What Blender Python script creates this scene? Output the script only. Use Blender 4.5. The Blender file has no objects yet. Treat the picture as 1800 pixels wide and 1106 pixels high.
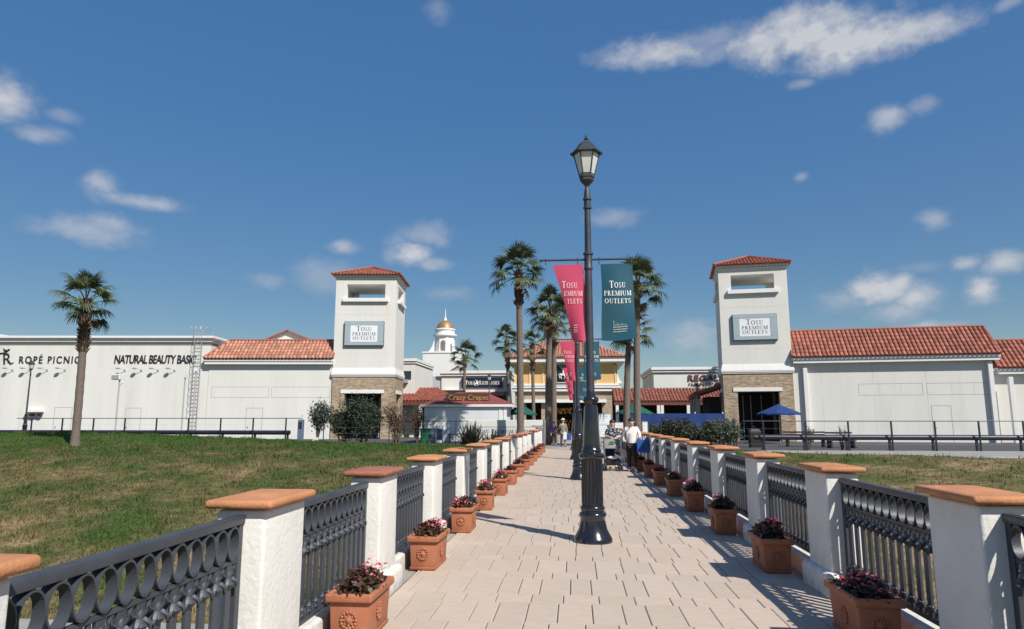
import bpy, bmesh, math, random
import numpy as np
from mathutils import Vector, Matrix, Euler
R = math.radians
random.seed(7)
rng = np.random.default_rng(11)
scene = bpy.context.scene
col = scene.collection

# ------------------------------------------------------------------ camera
cam_data = bpy.data.cameras.new('camera')
cam = bpy.data.objects.new('camera', cam_data)
col.objects.link(cam)
cam_data.sensor_width = 36.0
cam_data.lens = 24.0
cam_data.clip_start = 0.05
cam_data.clip_end = 3000
cam.location = (0, 0, 1.6)
cam.rotation_euler = (R(90 + 8.81), 0, R(5.176))
scene.camera = cam

# ------------------------------------------------------------------ world, sun, exposure
SUN_H = Vector((0.68, -0.733))
SUN_EL = R(45)
world = bpy.data.worlds.new('World')
scene.world = world
world.use_nodes = True
SKY_STRENGTH = 0.10
EXPOSURE = 0.33
scene.view_settings.view_transform = 'Standard'
scene.view_settings.look = 'None'
scene.view_settings.exposure = EXPOSURE
scene.view_settings.gamma = 1.0
scene.view_settings.use_curve_mapping = False

sun_data = bpy.data.lights.new('sun', 'SUN')
sun_data.energy = 4.6
sun_data.angle = R(0.53)
sun_data.color = (1.0, 0.955, 0.88)
sun = bpy.data.objects.new('sun', sun_data)
col.objects.link(sun)
sd = Vector((SUN_H.x * math.cos(SUN_EL), SUN_H.y * math.cos(SUN_EL), math.sin(SUN_EL))).normalized()
sun.rotation_euler = sd.to_track_quat('Z', 'Y').to_euler()
sun.location = sd * 60

CAM_P, CAM_YAW, FPX = R(8.81), R(5.176), 1200.0
def view_dir(x, y):
    u, v = (x - 900) / FPX, (553 - y) / FPX
    f = math.cos(CAM_P) - v * math.sin(CAM_P)
    z = math.sin(CAM_P) + v * math.cos(CAM_P)
    c, s = math.cos(CAM_YAW), math.sin(CAM_YAW)
    return Vector((u * c - f * s, u * s + f * c, z)).normalized()

def build_world():
    nt = world.node_tree
    N, L = nt.nodes, nt.links
    N.clear()
    out = N.new('ShaderNodeOutputWorld')
    bg = N.new('ShaderNodeBackground')
    bg.inputs['Strength'].default_value = SKY_STRENGTH
    sky = N.new('ShaderNodeTexSky')
    sky.sky_type = 'NISHITA'
    sky.sun_disc = False
    sky.sun_elevation = SUN_EL
    sky.sun_rotation = math.atan2(SUN_H.x, SUN_H.y)
    sky.altitude = 100
    sky.air_density = 1.0
    sky.dust_density = 0.55
    sky.ozone_density = 2.2
    tc = N.new('ShaderNodeTexCoord')
    nrm = N.new('ShaderNodeVectorMath'); nrm.operation = 'NORMALIZE'
    L.new(tc.outputs['Generated'], nrm.inputs[0])
    sep = N.new('ShaderNodeSeparateXYZ'); L.new(nrm.outputs[0], sep.inputs[0])
    def math_(op, a, b=None):
        n = N.new('ShaderNodeMath'); n.operation = op
        for i, v in enumerate((a, b)):
            if v is None: continue
            if isinstance(v, (int, float)): n.inputs[i].default_value = v
            else: L.new(v, n.inputs[i])
        return n.outputs[0]
    az = math_('ARCTAN2', sep.outputs['X'], sep.outputs['Y'])
    el = math_('ARCSINE', sep.outputs['Z'])
    comb = N.new('ShaderNodeCombineXYZ'); L.new(az, comb.inputs[0]); L.new(el, comb.inputs[1])
    # turbulence that frays the clouds
    def noise(scale, detail, vec, stretch=(1, 1, 1)):
        m = N.new('ShaderNodeVectorMath'); m.operation = 'MULTIPLY'
        L.new(vec, m.inputs[0]); m.inputs[1].default_value = stretch
        n = N.new('ShaderNodeTexNoise'); n.inputs['Scale'].default_value = scale
        n.inputs['Detail'].default_value = detail
        n.inputs['Roughness'].default_value = 0.6
        L.new(m.outputs[0], n.inputs['Vector'])
        return n
    n1 = noise(9, 6, comb.outputs[0], (1, 1.7, 1))
    sub = N.new('ShaderNodeVectorMath'); sub.operation = 'SUBTRACT'
    L.new(n1.outputs['Color'], sub.inputs[0]); sub.inputs[1].default_value = (0.5, 0.5, 0.5)
    scl = N.new('ShaderNodeVectorMath'); scl.operation = 'MULTIPLY'
    L.new(sub.outputs[0], scl.inputs[0]); scl.inputs[1].default_value = (.85, 1.0, 0)
    n3 = noise(30, 3.2, comb.outputs[0], (1, 1.3, 1))
    sub3 = N.new('ShaderNodeVectorMath'); sub3.operation = 'MULTIPLY_ADD'
    L.new(n3.outputs['Color'], sub3.inputs[0]); sub3.inputs[1].default_value = (1.15, 1.5, 0); sub3.inputs[2].default_value = (-.575, -.75, 0)
    both = N.new('ShaderNodeVectorMath'); L.new(scl.outputs[0], both.inputs[0]); L.new(sub3.outputs[0], both.inputs[1]); scl = both
    n2 = noise(26, 5, comb.outputs[0], (1, 1.6, 1))
    px = [(1410,62,120,50,1.0),(1500,72,140,50,1.0),(1590,60,130,36,.85),(1335,80,85,32,.8),(1500,102,90,28,.6),(1390,38,70,30,.8),(1470,36,80,26,.75),(1250,70,90,26,.4),(1150,92,105,30,.75),(1250,95,80,22,.4),
          (5,175,58,45,.8),(70,236,46,18,.5),(110,205,34,16,.35),
          (178,328,34,26,.6),(250,354,82,13,.6),(150,404,105,27,.55),(195,395,52,24,.55),
          (603,434,28,15,.6),(722,448,46,20,.9),(762,463,38,12,.5),(750,412,52,24,.45),(700,425,26,16,.3),
          (570,487,62,32,.36),(470,492,32,16,.3),(790,516,45,16,.3),
          (1075,384,54,19,.42),(1560,207,42,24,.65),(1622,188,34,18,.4),(1640,387,34,20,.5),
          (1545,508,60,34,1.0),(1575,500,34,24,.9),(1605,525,50,28,.75),(1490,530,60,24,.4),(1575,549,52,18,.6),(1700,462,28,16,.6),(1768,464,46,24,.75),(1725,508,36,26,.95),
          (1215,592,60,34,.5),(1235,580,30,24,.45),(1640,572,70,12,.6),(1110,560,60,40,.16),(1620,470,50,11,.22),
          (770,22,26,20,.3),(1775,4,40,14,.4),(1410,312,14,10,.4),(1410,147,28,10,.4),(1000,600,60,30,.3)]
    clouds = []
    for x, y, w, h, d in px:
        v = view_dir(x, y)
        v2 = view_dir(x + w, y); v3 = view_dir(x, y - h)
        a, e = math.atan2(v.x, v.y), math.asin(v.z)
        clouds.append((a, e, max(.008, abs(math.atan2(v2.x, v2.y) - a)), max(.006, abs(math.asin(v3.z) - e)), d))
    rr = random.Random(5)                # the same fair-weather clouds go on all round
    for _ in range(20):
        a = rr.choice((-1, 1)) * rr.uniform(.95, 3.1)
        clouds.append((a, rr.uniform(.1, .75), rr.uniform(.04, .2), rr.uniform(.02, .06), rr.uniform(.4, .9)))
    acc = None
    for a, e, w, h, d in clouds:
        m = N.new('ShaderNodeVectorMath'); m.operation = 'MULTIPLY_ADD'
        L.new(comb.outputs[0], m.inputs[0]); m.inputs[1].default_value = (1 / w, 1 / h, 0); m.inputs[2].default_value = (-a / w, -e / h, 0)
        ad = N.new('ShaderNodeVectorMath'); ad.operation = 'ADD'
        L.new(m.outputs[0], ad.inputs[0]); L.new(scl.outputs[0], ad.inputs[1])
        ln = N.new('ShaderNodeVectorMath'); ln.operation = 'LENGTH'; L.new(ad.outputs[0], ln.inputs[0])
        mr = N.new('ShaderNodeMapRange'); mr.interpolation_type = 'SMOOTHSTEP'
        mr.inputs['From Min'].default_value = 1.35; mr.inputs['From Max'].default_value = 0.1
        mr.inputs['To Min'].default_value = 0; mr.inputs['To Max'].default_value = d
        L.new(ln.outputs['Value'], mr.inputs['Value'])
        acc = mr.outputs[0] if acc is None else math_('MAXIMUM', acc, mr.outputs[0])
    # finer billows inside
    fine = N.new('ShaderNodeMapRange'); fine.inputs['From Min'].default_value = .3; fine.inputs['From Max'].default_value = .7
    fine.inputs['To Min'].default_value = .78; fine.inputs['To Max'].default_value = 1.12
    L.new(n2.outputs['Fac'], fine.inputs['Value'])
    fac = math_('MULTIPLY', acc, fine.outputs[0])
    fac = math_('MINIMUM', fac, 0.86)
    # clear autumn air: the whole sky a little deeper in colour and more even from zenith to horizon
    sh = N.new('ShaderNodeSeparateColor'); sh.mode = 'HSV'; L.new(sky.outputs[0], sh.inputs[0])
    ch = N.new('ShaderNodeCombineColor'); ch.mode = 'HSV'
    L.new(sh.outputs[0], ch.inputs[0])
    L.new(math_('MINIMUM', math_('MULTIPLY', sh.outputs[1], 1.25), .95), ch.inputs[1])
    L.new(math_('MULTIPLY', math_('POWER', sh.outputs[2], .32), 2.2), ch.inputs[2])
    hs = ch
    mix = N.new('ShaderNodeMix'); mix.data_type = 'RGBA'
    L.new(fac, mix.inputs['Factor']); L.new(hs.outputs[0], mix.inputs[6])
    shade = N.new('ShaderNodeMix'); shade.data_type = 'RGBA'      # thin edges greyer, thick billows whiter
    shade.inputs[6].default_value = (3.7, 3.85, 4.3, 1); shade.inputs[7].default_value = (5.3, 5.35, 5.5, 1)
    L.new(fac, shade.inputs['Factor']); L.new(shade.outputs[2], mix.inputs[7])
    L.new(mix.outputs[2], bg.inputs['Color'])
    L.new(bg.outputs[0], out.inputs['Surface'])
build_world()

# ------------------------------------------------------------------ helpers: materials
MATS = {}
def mat(name, color, rough=0.7, var=0.12, scale=3.0, bump=0.0, bump_scale=40.0, metal=0.0, spec=0.5, island=0.0, coat=0.0, detail=5, trans=0.0, stretch=None, dirt=None, grime=None):
    """A principled material whose base colour wanders by noise; island = random value per loose piece; dirt = (colour, scale, amount)."""
    if name in MATS: return MATS[name]
    m = bpy.data.materials.new(name); m.use_nodes = True
    nt = m.node_tree; N, L = nt.nodes, nt.links
    b = N['Principled BSDF']
    b.inputs['Roughness'].default_value = rough
    b.inputs['Metallic'].default_value = metal
    b.inputs['Specular IOR Level'].default_value = spec
    b.inputs['Coat Weight'].default_value = coat
    tc = N.new('ShaderNodeTexCoord')
    vec = tc.outputs['Object']
    if stretch:
        mp = N.new('ShaderNodeMapping'); mp.inputs['Scale'].default_value = stretch
        L.new(vec, mp.inputs['Vector']); vec = mp.outputs[0]
    n = N.new('ShaderNodeTexNoise'); n.inputs['Scale'].default_value = scale; n.inputs['Detail'].default_value = detail
    L.new(vec, n.inputs['Vector'])
    mr = N.new('ShaderNodeMapRange'); mr.inputs['From Min'].default_value = .25; mr.inputs['From Max'].default_value = .75
    mr.inputs['To Min'].default_value = 1 - var; mr.inputs['To Max'].default_value = 1 + var
    L.new(n.outputs['Fac'], mr.inputs['Value'])
    hs = N.new('ShaderNodeHueSaturation'); hs.inputs['Color'].default_value = (*color, 1)
    val = mr.outputs[0]
    if island:
        g = N.new('ShaderNodeNewGeometry')
        mi = N.new('ShaderNodeMapRange'); mi.inputs['To Min'].default_value = 1 - island; mi.inputs['To Max'].default_value = 1 + island
        L.new(g.outputs['Random Per Island'], mi.inputs['Value'])
        oi = N.new('ShaderNodeObjectInfo')
        mo = N.new('ShaderNodeMapRange'); mo.inputs['To Min'].default_value = 1 - island; mo.inputs['To Max'].default_value = 1 + island
        L.new(oi.outputs['Random'], mo.inputs['Value'])
        for o_ in (mi.outputs[0], mo.outputs[0]):
            mm = N.new('ShaderNodeMath'); mm.operation = 'MULTIPLY'
            L.new(val, mm.inputs[0]); L.new(o_, mm.inputs[1]); val = mm.outputs[0]
    L.new(val, hs.inputs['Value'])
    cout = hs.outputs[0]
    if dirt:
        dc, ds, da = dirt
        dn = N.new('ShaderNodeTexNoise'); dn.inputs['Scale'].default_value = ds; dn.inputs['Detail'].default_value = 8; dn.inputs['Roughness'].default_value = .65
        L.new(vec, dn.inputs['Vector'])
        dm = N.new('ShaderNodeMapRange'); dm.inputs['From Min'].default_value = .52; dm.inputs['From Max'].default_value = .78; dm.inputs['To Max'].default_value = da
        L.new(dn.outputs['Fac'], dm.inputs['Value'])
        mx = N.new('ShaderNodeMix'); mx.data_type = 'RGBA'
        L.new(dm.outputs[0], mx.inputs['Factor']); L.new(cout, mx.inputs[6]); mx.inputs[7].default_value = (*dc, 1)
        cout = mx.outputs[2]
    if grime:
        gc, gh, ga = grime
        sz = N.new('ShaderNodeSeparateXYZ'); L.new(tc.outputs['Object'], sz.inputs[0])
        gm = N.new('ShaderNodeMapRange'); gm.inputs['From Min'].default_value = gh; gm.inputs['From Max'].default_value = -.05; gm.inputs['To Max'].default_value = ga
        L.new(sz.outputs[2], gm.inputs['Value'])
        gn = N.new('ShaderNodeTexNoise'); gn.inputs['Scale'].default_value = 9; gn.inputs['Detail'].default_value = 7; L.new(tc.outputs['Object'], gn.inputs['Vector'])
        gr = N.new('ShaderNodeMapRange'); gr.inputs['From Min'].default_value = .38; gr.inputs['From Max'].default_value = .62; L.new(gn.outputs['Fac'], gr.inputs['Value'])
        gx = N.new('ShaderNodeMath'); gx.operation = 'MULTIPLY'; L.new(gm.outputs[0], gx.inputs[0]); L.new(gr.outputs[0], gx.inputs[1])
        mg = N.new('ShaderNodeMix'); mg.data_type = 'RGBA'; L.new(gx.outputs[0], mg.inputs['Factor']); L.new(cout, mg.inputs[6]); mg.inputs[7].default_value = (*gc, 1)
        cout = mg.outputs[2]
    L.new(cout, b.inputs['Base Color'])
    if bump:
        nb = N.new('ShaderNodeTexNoise'); nb.inputs['Scale'].default_value = bump_scale; nb.inputs['Detail'].default_value = 4
        L.new(vec, nb.inputs['Vector'])
        bp = N.new('ShaderNodeBump'); bp.inputs['Strength'].default_value = bump; bp.inputs['Distance'].default_value = .02
        L.new(nb.outputs['Fac'], bp.inputs['Height']); L.new(bp.outputs[0], b.inputs['Normal'])
    if trans:
        t = N.new('ShaderNodeBsdfTranslucent'); L.new(cout, t.inputs['Color'])
        ms = N.new('ShaderNodeMixShader'); ms.inputs['Fac'].default_value = trans
        L.new(b.outputs[0], ms.inputs[1]); L.new(t.outputs[0], ms.inputs[2])
        L.new(ms.outputs[0], N['Material Output'].inputs['Surface'])
    MATS[name] = m
    return m

def brick_mat(name, c1, c2, mortar, bw, bh, bump=0.6):
    m = bpy.data.materials.new(name); m.use_nodes = True
    nt = m.node_tree; N, L = nt.nodes, nt.links
    b = N['Principled BSDF']; b.inputs['Roughness'].default_value = .85
    tc = N.new('ShaderNodeTexCoord'); sp = N.new('ShaderNodeSeparateXYZ'); L.new(tc.outputs['Object'], sp.inputs[0])
    ad = N.new('ShaderNodeMath'); L.new(sp.outputs[0], ad.inputs[0]); L.new(sp.outputs[1], ad.inputs[1])
    cb = N.new('ShaderNodeCombineXYZ'); L.new(ad.outputs[0], cb.inputs[0]); L.new(sp.outputs[2], cb.inputs[1])
    br = N.new('ShaderNodeTexBrick'); br.inputs['Scale'].default_value = 1
    br.inputs['Brick Width'].default_value = bw; br.inputs['Row Height'].default_value = bh; br.inputs['Mortar Size'].default_value = .012
    br.inputs['Color1'].default_value = (*c1, 1); br.inputs['Color2'].default_value = (*c2, 1); br.inputs['Mortar'].default_value = (*mortar, 1)
    br.inputs['Bias'].default_value = 0; L.new(cb.outputs[0], br.inputs['Vector'])
    n = N.new('ShaderNodeTexNoise'); n.inputs['Scale'].default_value = 2.2; n.inputs['Detail'].default_value = 7
    mp = N.new('ShaderNodeMapping'); mp.inputs['Scale'].default_value = (1, 3.5, 1); L.new(cb.outputs[0], mp.inputs['Vector']); L.new(mp.outputs[0], n.inputs['Vector'])
    mr = N.new('ShaderNodeMapRange'); mr.inputs['From Min'].default_value = .3; mr.inputs['From Max'].default_value = .7; mr.inputs['To Min'].default_value = .6; mr.inputs['To Max'].default_value = 1.35
    L.new(n.outputs['Fac'], mr.inputs['Value'])
    hs = N.new('ShaderNodeHueSaturation'); L.new(br.outputs['Color'], hs.inputs['Color']); L.new(mr.outputs[0], hs.inputs['Value'])
    L.new(hs.outputs[0], b.inputs['Base Color'])
    bp = N.new('ShaderNodeBump'); bp.inputs['Strength'].default_value = bump; bp.inputs['Distance'].default_value = .03
    L.new(n.outputs['Fac'], bp.inputs['Height']); L.new(bp.outputs[0], b.inputs['Normal'])
    MATS[name] = m
    return m

STUCCO = mat('bridge_stucco', (.68, .66, .615), .9, .05, 2.5, .3, 26, dirt=((.48, .45, .39), 4, .38), grime=((.30, .27, .22), .42, .55))
PLASTER = mat('white_render_wall', (.655, .645, .605), .85, .06, .7, .12, 20, stretch=(1, 1, .14), dirt=((.47, .45, .39), 1.1, .4))
TRIM = mat('white_trim_paint', (.72, .71, .69), .7, .04, 1.5, .05, 20)
CAPT = mat('terracotta_cap', (.47, .20, .088), .78, .2, 6, .25, 60, island=.07, dirt=((.32, .19, .12), 9, .45))
CAPT_OLD = mat('weathered_terracotta_cap', (.33, .12, .07), .8, .25, 6, .25, 60, dirt=((.07, .05, .045), 6, .75))
POT = mat('terracotta_pot', (.36, .128, .062), .72, .14, 5, .2, 70, dirt=((.56, .3, .2), 7, .3))
IRON = mat('grey_iron', (.062, .068, .082), .5, .2, 6, .15, 80, metal=.25)
BLACK = mat('black_gloss_paint', (.012, .013, .017), .2, .25, 8, .03, 120, coat=.7)
BLACKM = mat('weathered_black_paint', (.035, .04, .052), .5, .3, 8, .1, 120)
PAVER = mat('sandstone_paver', (.475, .385, .308), .85, .09, 7, .22, 60, island=.05, stretch=(1, 4, 1), dirt=((.25, .215, .185), 3.5, .4))
JOINT = mat('paver_joint', (.20, .165, .13), .95, .2, 8)
CONC = mat('concrete', (.28, .275, .255), .9, .15, 2, .2, 40, dirt=((.18, .17, .15), 3, .4))
ASPH = mat('asphalt', (.06, .06, .062), .95, .2, 3, .2, 60)
LIGHTPAVE = mat('plaza_paving_stone', (.31, .285, .265), .9, .12, .8, .1, 30)
TILE = mat('clay_roof_tile', (.30, .105, .07), .75, .18, 2.5, .15, 40, island=.3)
TILE2 = mat('sun_bleached_roof_tile', (.38, .18, .12), .75, .18, 2.5, .15, 40, island=.28)
RIDGE = mat('clay_ridge_tile', (.29, .092, .062), .75, .2, 3)
WOODRED = mat('dark_red_fascia', (.14, .045, .035), .7, .2, 4)
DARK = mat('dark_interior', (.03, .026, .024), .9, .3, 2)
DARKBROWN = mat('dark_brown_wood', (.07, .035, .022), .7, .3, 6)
JOINTW = mat('wall_seam', (.56, .55, .52), .9, .1, 2)
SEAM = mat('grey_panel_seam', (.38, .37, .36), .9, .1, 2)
GREYM = mat('galvanised_grey', (.42, .43, .44), .5, .1, 4, metal=.3)
NAVYPIPE = mat('dark_navy_paint', (.018, .018, .035), .45, .2, 3)
GLASS = mat('frosted_lamp_glass', (.62, .62, .58), .25, .06, 6, coat=.3)
WINDOW = mat('dark_window_glass', (.03, .04, .05), .1, .1, 2, coat=.5)
PINK = mat('pink_vinyl', (.66, .085, .16), .35, .06, 2, coat=.25, trans=.25)
TEAL = mat('teal_vinyl', (.018, .085, .125), .35, .1, 2, coat=.35)
WHITEP = mat('white_print', (.85, .84, .83), .6, .03, 2)
PALEPRINT = mat('pale_print', (.14, .25, .29), .6, .05, 2)
TRUNK = mat('palm_trunk_bark', (.155, .122, .10), .95, .25, 6, .7, 26, stretch=(1, 1, 3))
BOOT = mat('palm_leaf_base', (.14, .085, .062), .95, .35, 8, .4, 30, island=.3)
FROND = mat('palm_frond_green', (.105, .135, .055), .5, .3, 2, trans=.3, island=.2)
FROND2 = mat('palm_frond_dark', (.06, .085, .04), .5, .3, 2, trans=.25, island=.2)
FRONDD = mat('palm_frond_dry', (.16, .11, .06), .8, .3, 2, trans=.2)
LEAF_G = mat('shrub_leaf', (.06, .085, .05), .6, .3, 3, trans=.3, island=.3)
HEDGE = mat('dark_hedge_leaf', (.045,.055,.028), .6, .35, 3, trans=.2, island=.4)
LEAF_OLIVE = mat('olive_leaf', (.11, .135, .10), .6, .3, 3, trans=.3, island=.3)
LEAF_BR = mat('reddish_shrub_leaf', (.19, .12, .075), .7, .3, 3, trans=.3, island=.3)
TWIG = mat('twig_bark', (.12, .085, .06), .9, .3, 8)
YUC = mat('dark_strap_leaf', (.055, .05, .04), .6, .4, 4, trans=.15, island=.4)
BEGL = mat('begonia_leaf', (.085, .05, .028), .4, .4, 9, trans=.2, island=.4)
BEGF = mat('begonia_flower', (.74, .09, .13), .5, .3, 9, trans=.35, island=.25)
BEGP = mat('begonia_flower_pale', (.72, .33, .38), .5, .2, 9, trans=.35, island=.15)
SOIL = mat('potting_soil', (.03, .02, .015), .95, .3, 20, .6, 60)
YELLOW = mat('yellow_render', (.66, .42, .17), .85, .06, 1)
TANSTONE = mat('tan_stone_wall', (.36, .28, .21), .9, .2, 4, .4, 20)
BRICK = brick_mat('tan_split_brick', (.40, .30, .205), (.28, .205, .14), (.42, .35, .26), .48, .15)
SIGNGREY = mat('grey_blue_mosaic', (.33, .40, .43), .6, .3, 30, .1, 60)
SIGNWHITE = mat('sign_face_white', (.76, .77, .78), .5, .03, 2)
SIGNEDGE = mat('sign_edge_slate', (.10, .14, .18), .6, .1, 3)
INKNAVY = mat('sign_letter_slate', (.07, .09, .13), .6, .1, 3)
NAVY = mat('navy_sign_face', (.012, .016, .035), .4, .1, 2)
BLACKSIGN = mat('black_sign_face', (.012, .012, .016), .4, .1, 2)
INK = mat('dark_letter', (.025, .022, .028), .5, .1, 3)
INKBROWN = mat('brown_letter', (.16, .055, .045), .5, .2, 3)
GOLDL = mat('carved_gold_letter', (.34, .17, .06), .6, .3, 8)
GOLDDOME = mat('gold_bronze_dome', (.34, .20, .10), .5, .25, 3, metal=.35)
BLUEF = mat('blue_canvas', (.012, .045, .19), .8, .15, 2, trans=.15)
GREENF = mat('green_canvas', (.01, .10, .075), .8, .15, 2, trans=.15)
KIOSKW = mat('kiosk_siding_white', (.66, .68, .69), .7, .06, 1)
KROOF = mat('kiosk_red_shingle', (.21, .05, .045), .8, .25, 6, .2, 30)
GREENBIN = mat('green_plastic', (.01, .11, .05), .5, .1, 3)
METALROOF = mat('pale_metal_roof', (.62, .62, .66), .5, .08, 1)

# ------------------------------------------------------------------ helpers: meshes and objects
class MB:
    def __init__(s): s.v = []; s.f = []; s.mi = []; s.cur = 0
    def add(s, vs, fs):
        o = len(s.v); s.v += [tuple(v) for v in vs]
        for f in fs: s.f.append([i + o for i in f]); s.mi.append(s.cur)
        return s
    def box(s, x0, x1, y0, y1, z0, z1):
        return s.add([(x0,y0,z0),(x1,y0,z0),(x1,y1,z0),(x0,y1,z0),(x0,y0,z1),(x1,y0,z1),(x1,y1,z1),(x0,y1,z1)],
                     [(0,3,2,1),(4,5,6,7),(0,1,5,4),(1,2,6,5),(2,3,7,6),(3,0,4,7)])
    def frustum(s, r0, z0, r1, z1):            # r = (x0,x1,y0,y1)
        a, b = r0, r1
        return s.add([(a[0],a[2],z0),(a[1],a[2],z0),(a[1],a[3],z0),(a[0],a[3],z0),(b[0],b[2],z1),(b[1],b[2],z1),(b[1],b[3],z1),(b[0],b[3],z1)],
                     [(0,3,2,1),(4,5,6,7),(0,1,5,4),(1,2,6,5),(2,3,7,6),(3,0,4,7)])
    def prism(s, pts, a0, a1, axis='y'):       # polygon pts in the other two axes, counter-clockwise
        n = len(pts)
        def P(p, a):
            return (p[0], a, p[1]) if axis == 'y' else (a, p[0], p[1]) if axis == 'x' else (p[0], p[1], a)
        vs = [P(p, a0) for p in pts] + [P(p, a1) for p in pts]
        return s.add(vs, [list(range(n)), list(range(2*n-1, n-1, -1))] + [(i, i+n, (i+1) % n + n, (i+1) % n) for i in range(n)])
    def lathe(s, prof, n=20, c=(0,0,0), cap=True, phase=0.0):   # prof [(r,z)]
        o = len(s.v)
        for r, z in prof:
            for i in range(n):
                a = 2*math.pi*i/n + phase
                s.v.append((c[0]+r*math.cos(a), c[1]+r*math.sin(a), c[2]+z))
        for k in range(len(prof)-1):
            for i in range(n):
                j = (i+1) % n
                s.f.append([o+k*n+i, o+k*n+j, o+(k+1)*n+j, o+(k+1)*n+i]); s.mi.append(s.cur)
        if cap:
            s.f.append([o+i for i in range(n-1,-1,-1)]); s.mi.append(s.cur)
            s.f.append([o+(len(prof)-1)*n+i for i in range(n)]); s.mi.append(s.cur)
        return s
    def tube(s, pts, r, n=6, cap=True):
        pts = [Vector(p) for p in pts]
        rs = r if isinstance(r, (list, tuple)) else [r]*len(pts)
        o = len(s.v); up = Vector((0,0,1))
        for k, p in enumerate(pts):
            d = (pts[min(k+1,len(pts)-1)] - pts[max(k-1,0)]).normalized()
            a = d.cross(up)
            if a.length < .35: a = d.cross(Vector((1,0,0)))
            a.normalize(); b = a.cross(d)
            for i in range(n):
                t = 2*math.pi*i/n
                q = p + (a*math.cos(t) + b*math.sin(t))*rs[k]
                s.v.append(tuple(q))
        for k in range(len(pts)-1):
            for i in range(n):
                j = (i+1) % n
                s.f.append([o+k*n+i, o+(k+1)*n+i, o+(k+1)*n+j, o+k*n+j]); s.mi.append(s.cur)
        if cap:
            s.f.append([o+i for i in range(n)]); s.mi.append(s.cur)
            s.f.append([o+(len(pts)-1)*n+i for i in range(n-1,-1,-1)]); s.mi.append(s.cur)
        return s
    def ball(s, c, r, n=10, m=6):
        rx, ry, rz = r if isinstance(r, (list, tuple)) else (r, r, r)
        o = len(s.v)
        for k in range(m+1):
            t = -math.pi/2 + math.pi*k/m
            for i in range(n):
                a = 2*math.pi*i/n
                s.v.append((c[0]+rx*math.cos(t)*math.cos(a), c[1]+ry*math.cos(t)*math.sin(a), c[2]+rz*math.sin(t)))
        for k in range(m):
            for i in range(n):
                j = (i+1) % n
                s.f.append([o+k*n+i, o+k*n+j, o+(k+1)*n+j, o+(k+1)*n+i]); s.mi.append(s.cur)
        return s
    def mesh(s, name, mats, smooth=None, bevel=0.0, seg=2):
        me = bpy.data.meshes.new(name)
        me.from_pydata(s.v, [], s.f)
        mats = mats if isinstance(mats, (list, tuple)) else [mats]
        for m in mats: me.materials.append(m)
        if len(mats) > 1: me.polygons.foreach_set('material_index', s.mi)
        bm = bmesh.new(); bm.from_mesh(me)
        bmesh.ops.recalc_face_normals(bm, faces=bm.faces)
        if bevel:
            es = [e for e in bm.edges if len(e.link_faces) == 2 and e.calc_face_angle(0) > .5]
            bmesh.ops.bevel(bm, geom=es, offset=bevel, segments=seg, affect='EDGES', profile=.5)
        bm.to_mesh(me); bm.free()
        if smooth is not None:
            me.shade_smooth()
            me.set_sharp_from_angle(angle=R(smooth))
        me.update()
        return me
    def build(s, name, mats, parent=None, smooth=None, bevel=0.0, seg=2):
        return obj(name, s.mesh(name, mats, smooth, bevel, seg), parent)

def obj(name, me, parent=None, loc=None, rot=None, scale=None):
    o = bpy.data.objects.new(name, me); col.objects.link(o)
    if parent is not None: o.parent = parent
    if loc is not None: o.location = loc
    if rot is not None: o.rotation_euler = rot
    if scale is not None: o.scale = scale
    return o
def tag(o, label=None, cat=None, group=None, kind=None):
    if label: o['label'] = label
    if cat: o['category'] = cat
    if group: o['group'] = group
    if kind: o['kind'] = kind
    return o
def thing(name, label, cat, loc=(0,0,0), rz=0.0, group=None):
    o = bpy.data.objects.new(name, None); col.objects.link(o)
    o.empty_display_size = .2
    o.location = loc; o.rotation_euler = (0, 0, rz)
    return tag(o, label, cat, group)
def copy_tree(o, loc, rz=0.0, label=None, scale=1.0):
    def rec(src, parent):
        c = src.copy(); col.objects.link(c)
        if parent is not None: c.parent = parent
        for ch in src.children: rec(ch, c)
        return c
    r = rec(o, None)
    r.location = loc; r.rotation_euler = (0, 0, rz); r.scale = (scale,)*3
    if label: r['label'] = label
    return r
def np_mesh(name, verts, faces, m):
    me = bpy.data.meshes.new(name)
    nf, k = faces.shape
    me.vertices.add(len(verts)); me.vertices.foreach_set('co', verts.astype(np.float32).ravel())
    me.loops.add(nf*k); me.loops.foreach_set('vertex_index', faces.astype(np.int32).ravel())
    me.polygons.add(nf); me.polygons.foreach_set('loop_start', np.arange(0, nf*k, k, dtype=np.int32))
    try: me.polygons.foreach_set('loop_total', np.full(nf, k, dtype=np.int32))
    except Exception: pass
    me.update(calc_edges=True); me.validate()
    for x in (m if isinstance(m, (list, tuple)) else [m]): me.materials.append(x)
    return me
def text(body, cap, m, parent, loc, xs=1.0, extrude=.01, shear=0.0, offset=0.0, spacing=1.0, name='lettering', rot=(R(90),0,0), align='LEFT'):
    c = bpy.data.curves.new(name, 'FONT'); c.body = body
    c.size = cap / .727; c.extrude = extrude; c.shear = shear; c.offset = offset; c.space_character = spacing; c.align_x = align
    c.resolution_u = 3
    t = bpy.data.objects.new(name, c); col.objects.link(t)
    dg = bpy.context.evaluated_depsgraph_get()
    me = bpy.data.meshes.new_from_object(t.evaluated_get(dg))
    bpy.data.objects.remove(t); bpy.data.curves.remove(c)
    me.materials.clear(); me.materials.append(m); me.name = name
    return obj(name, me, parent, loc, rot, (xs, 1, 1))

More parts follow.
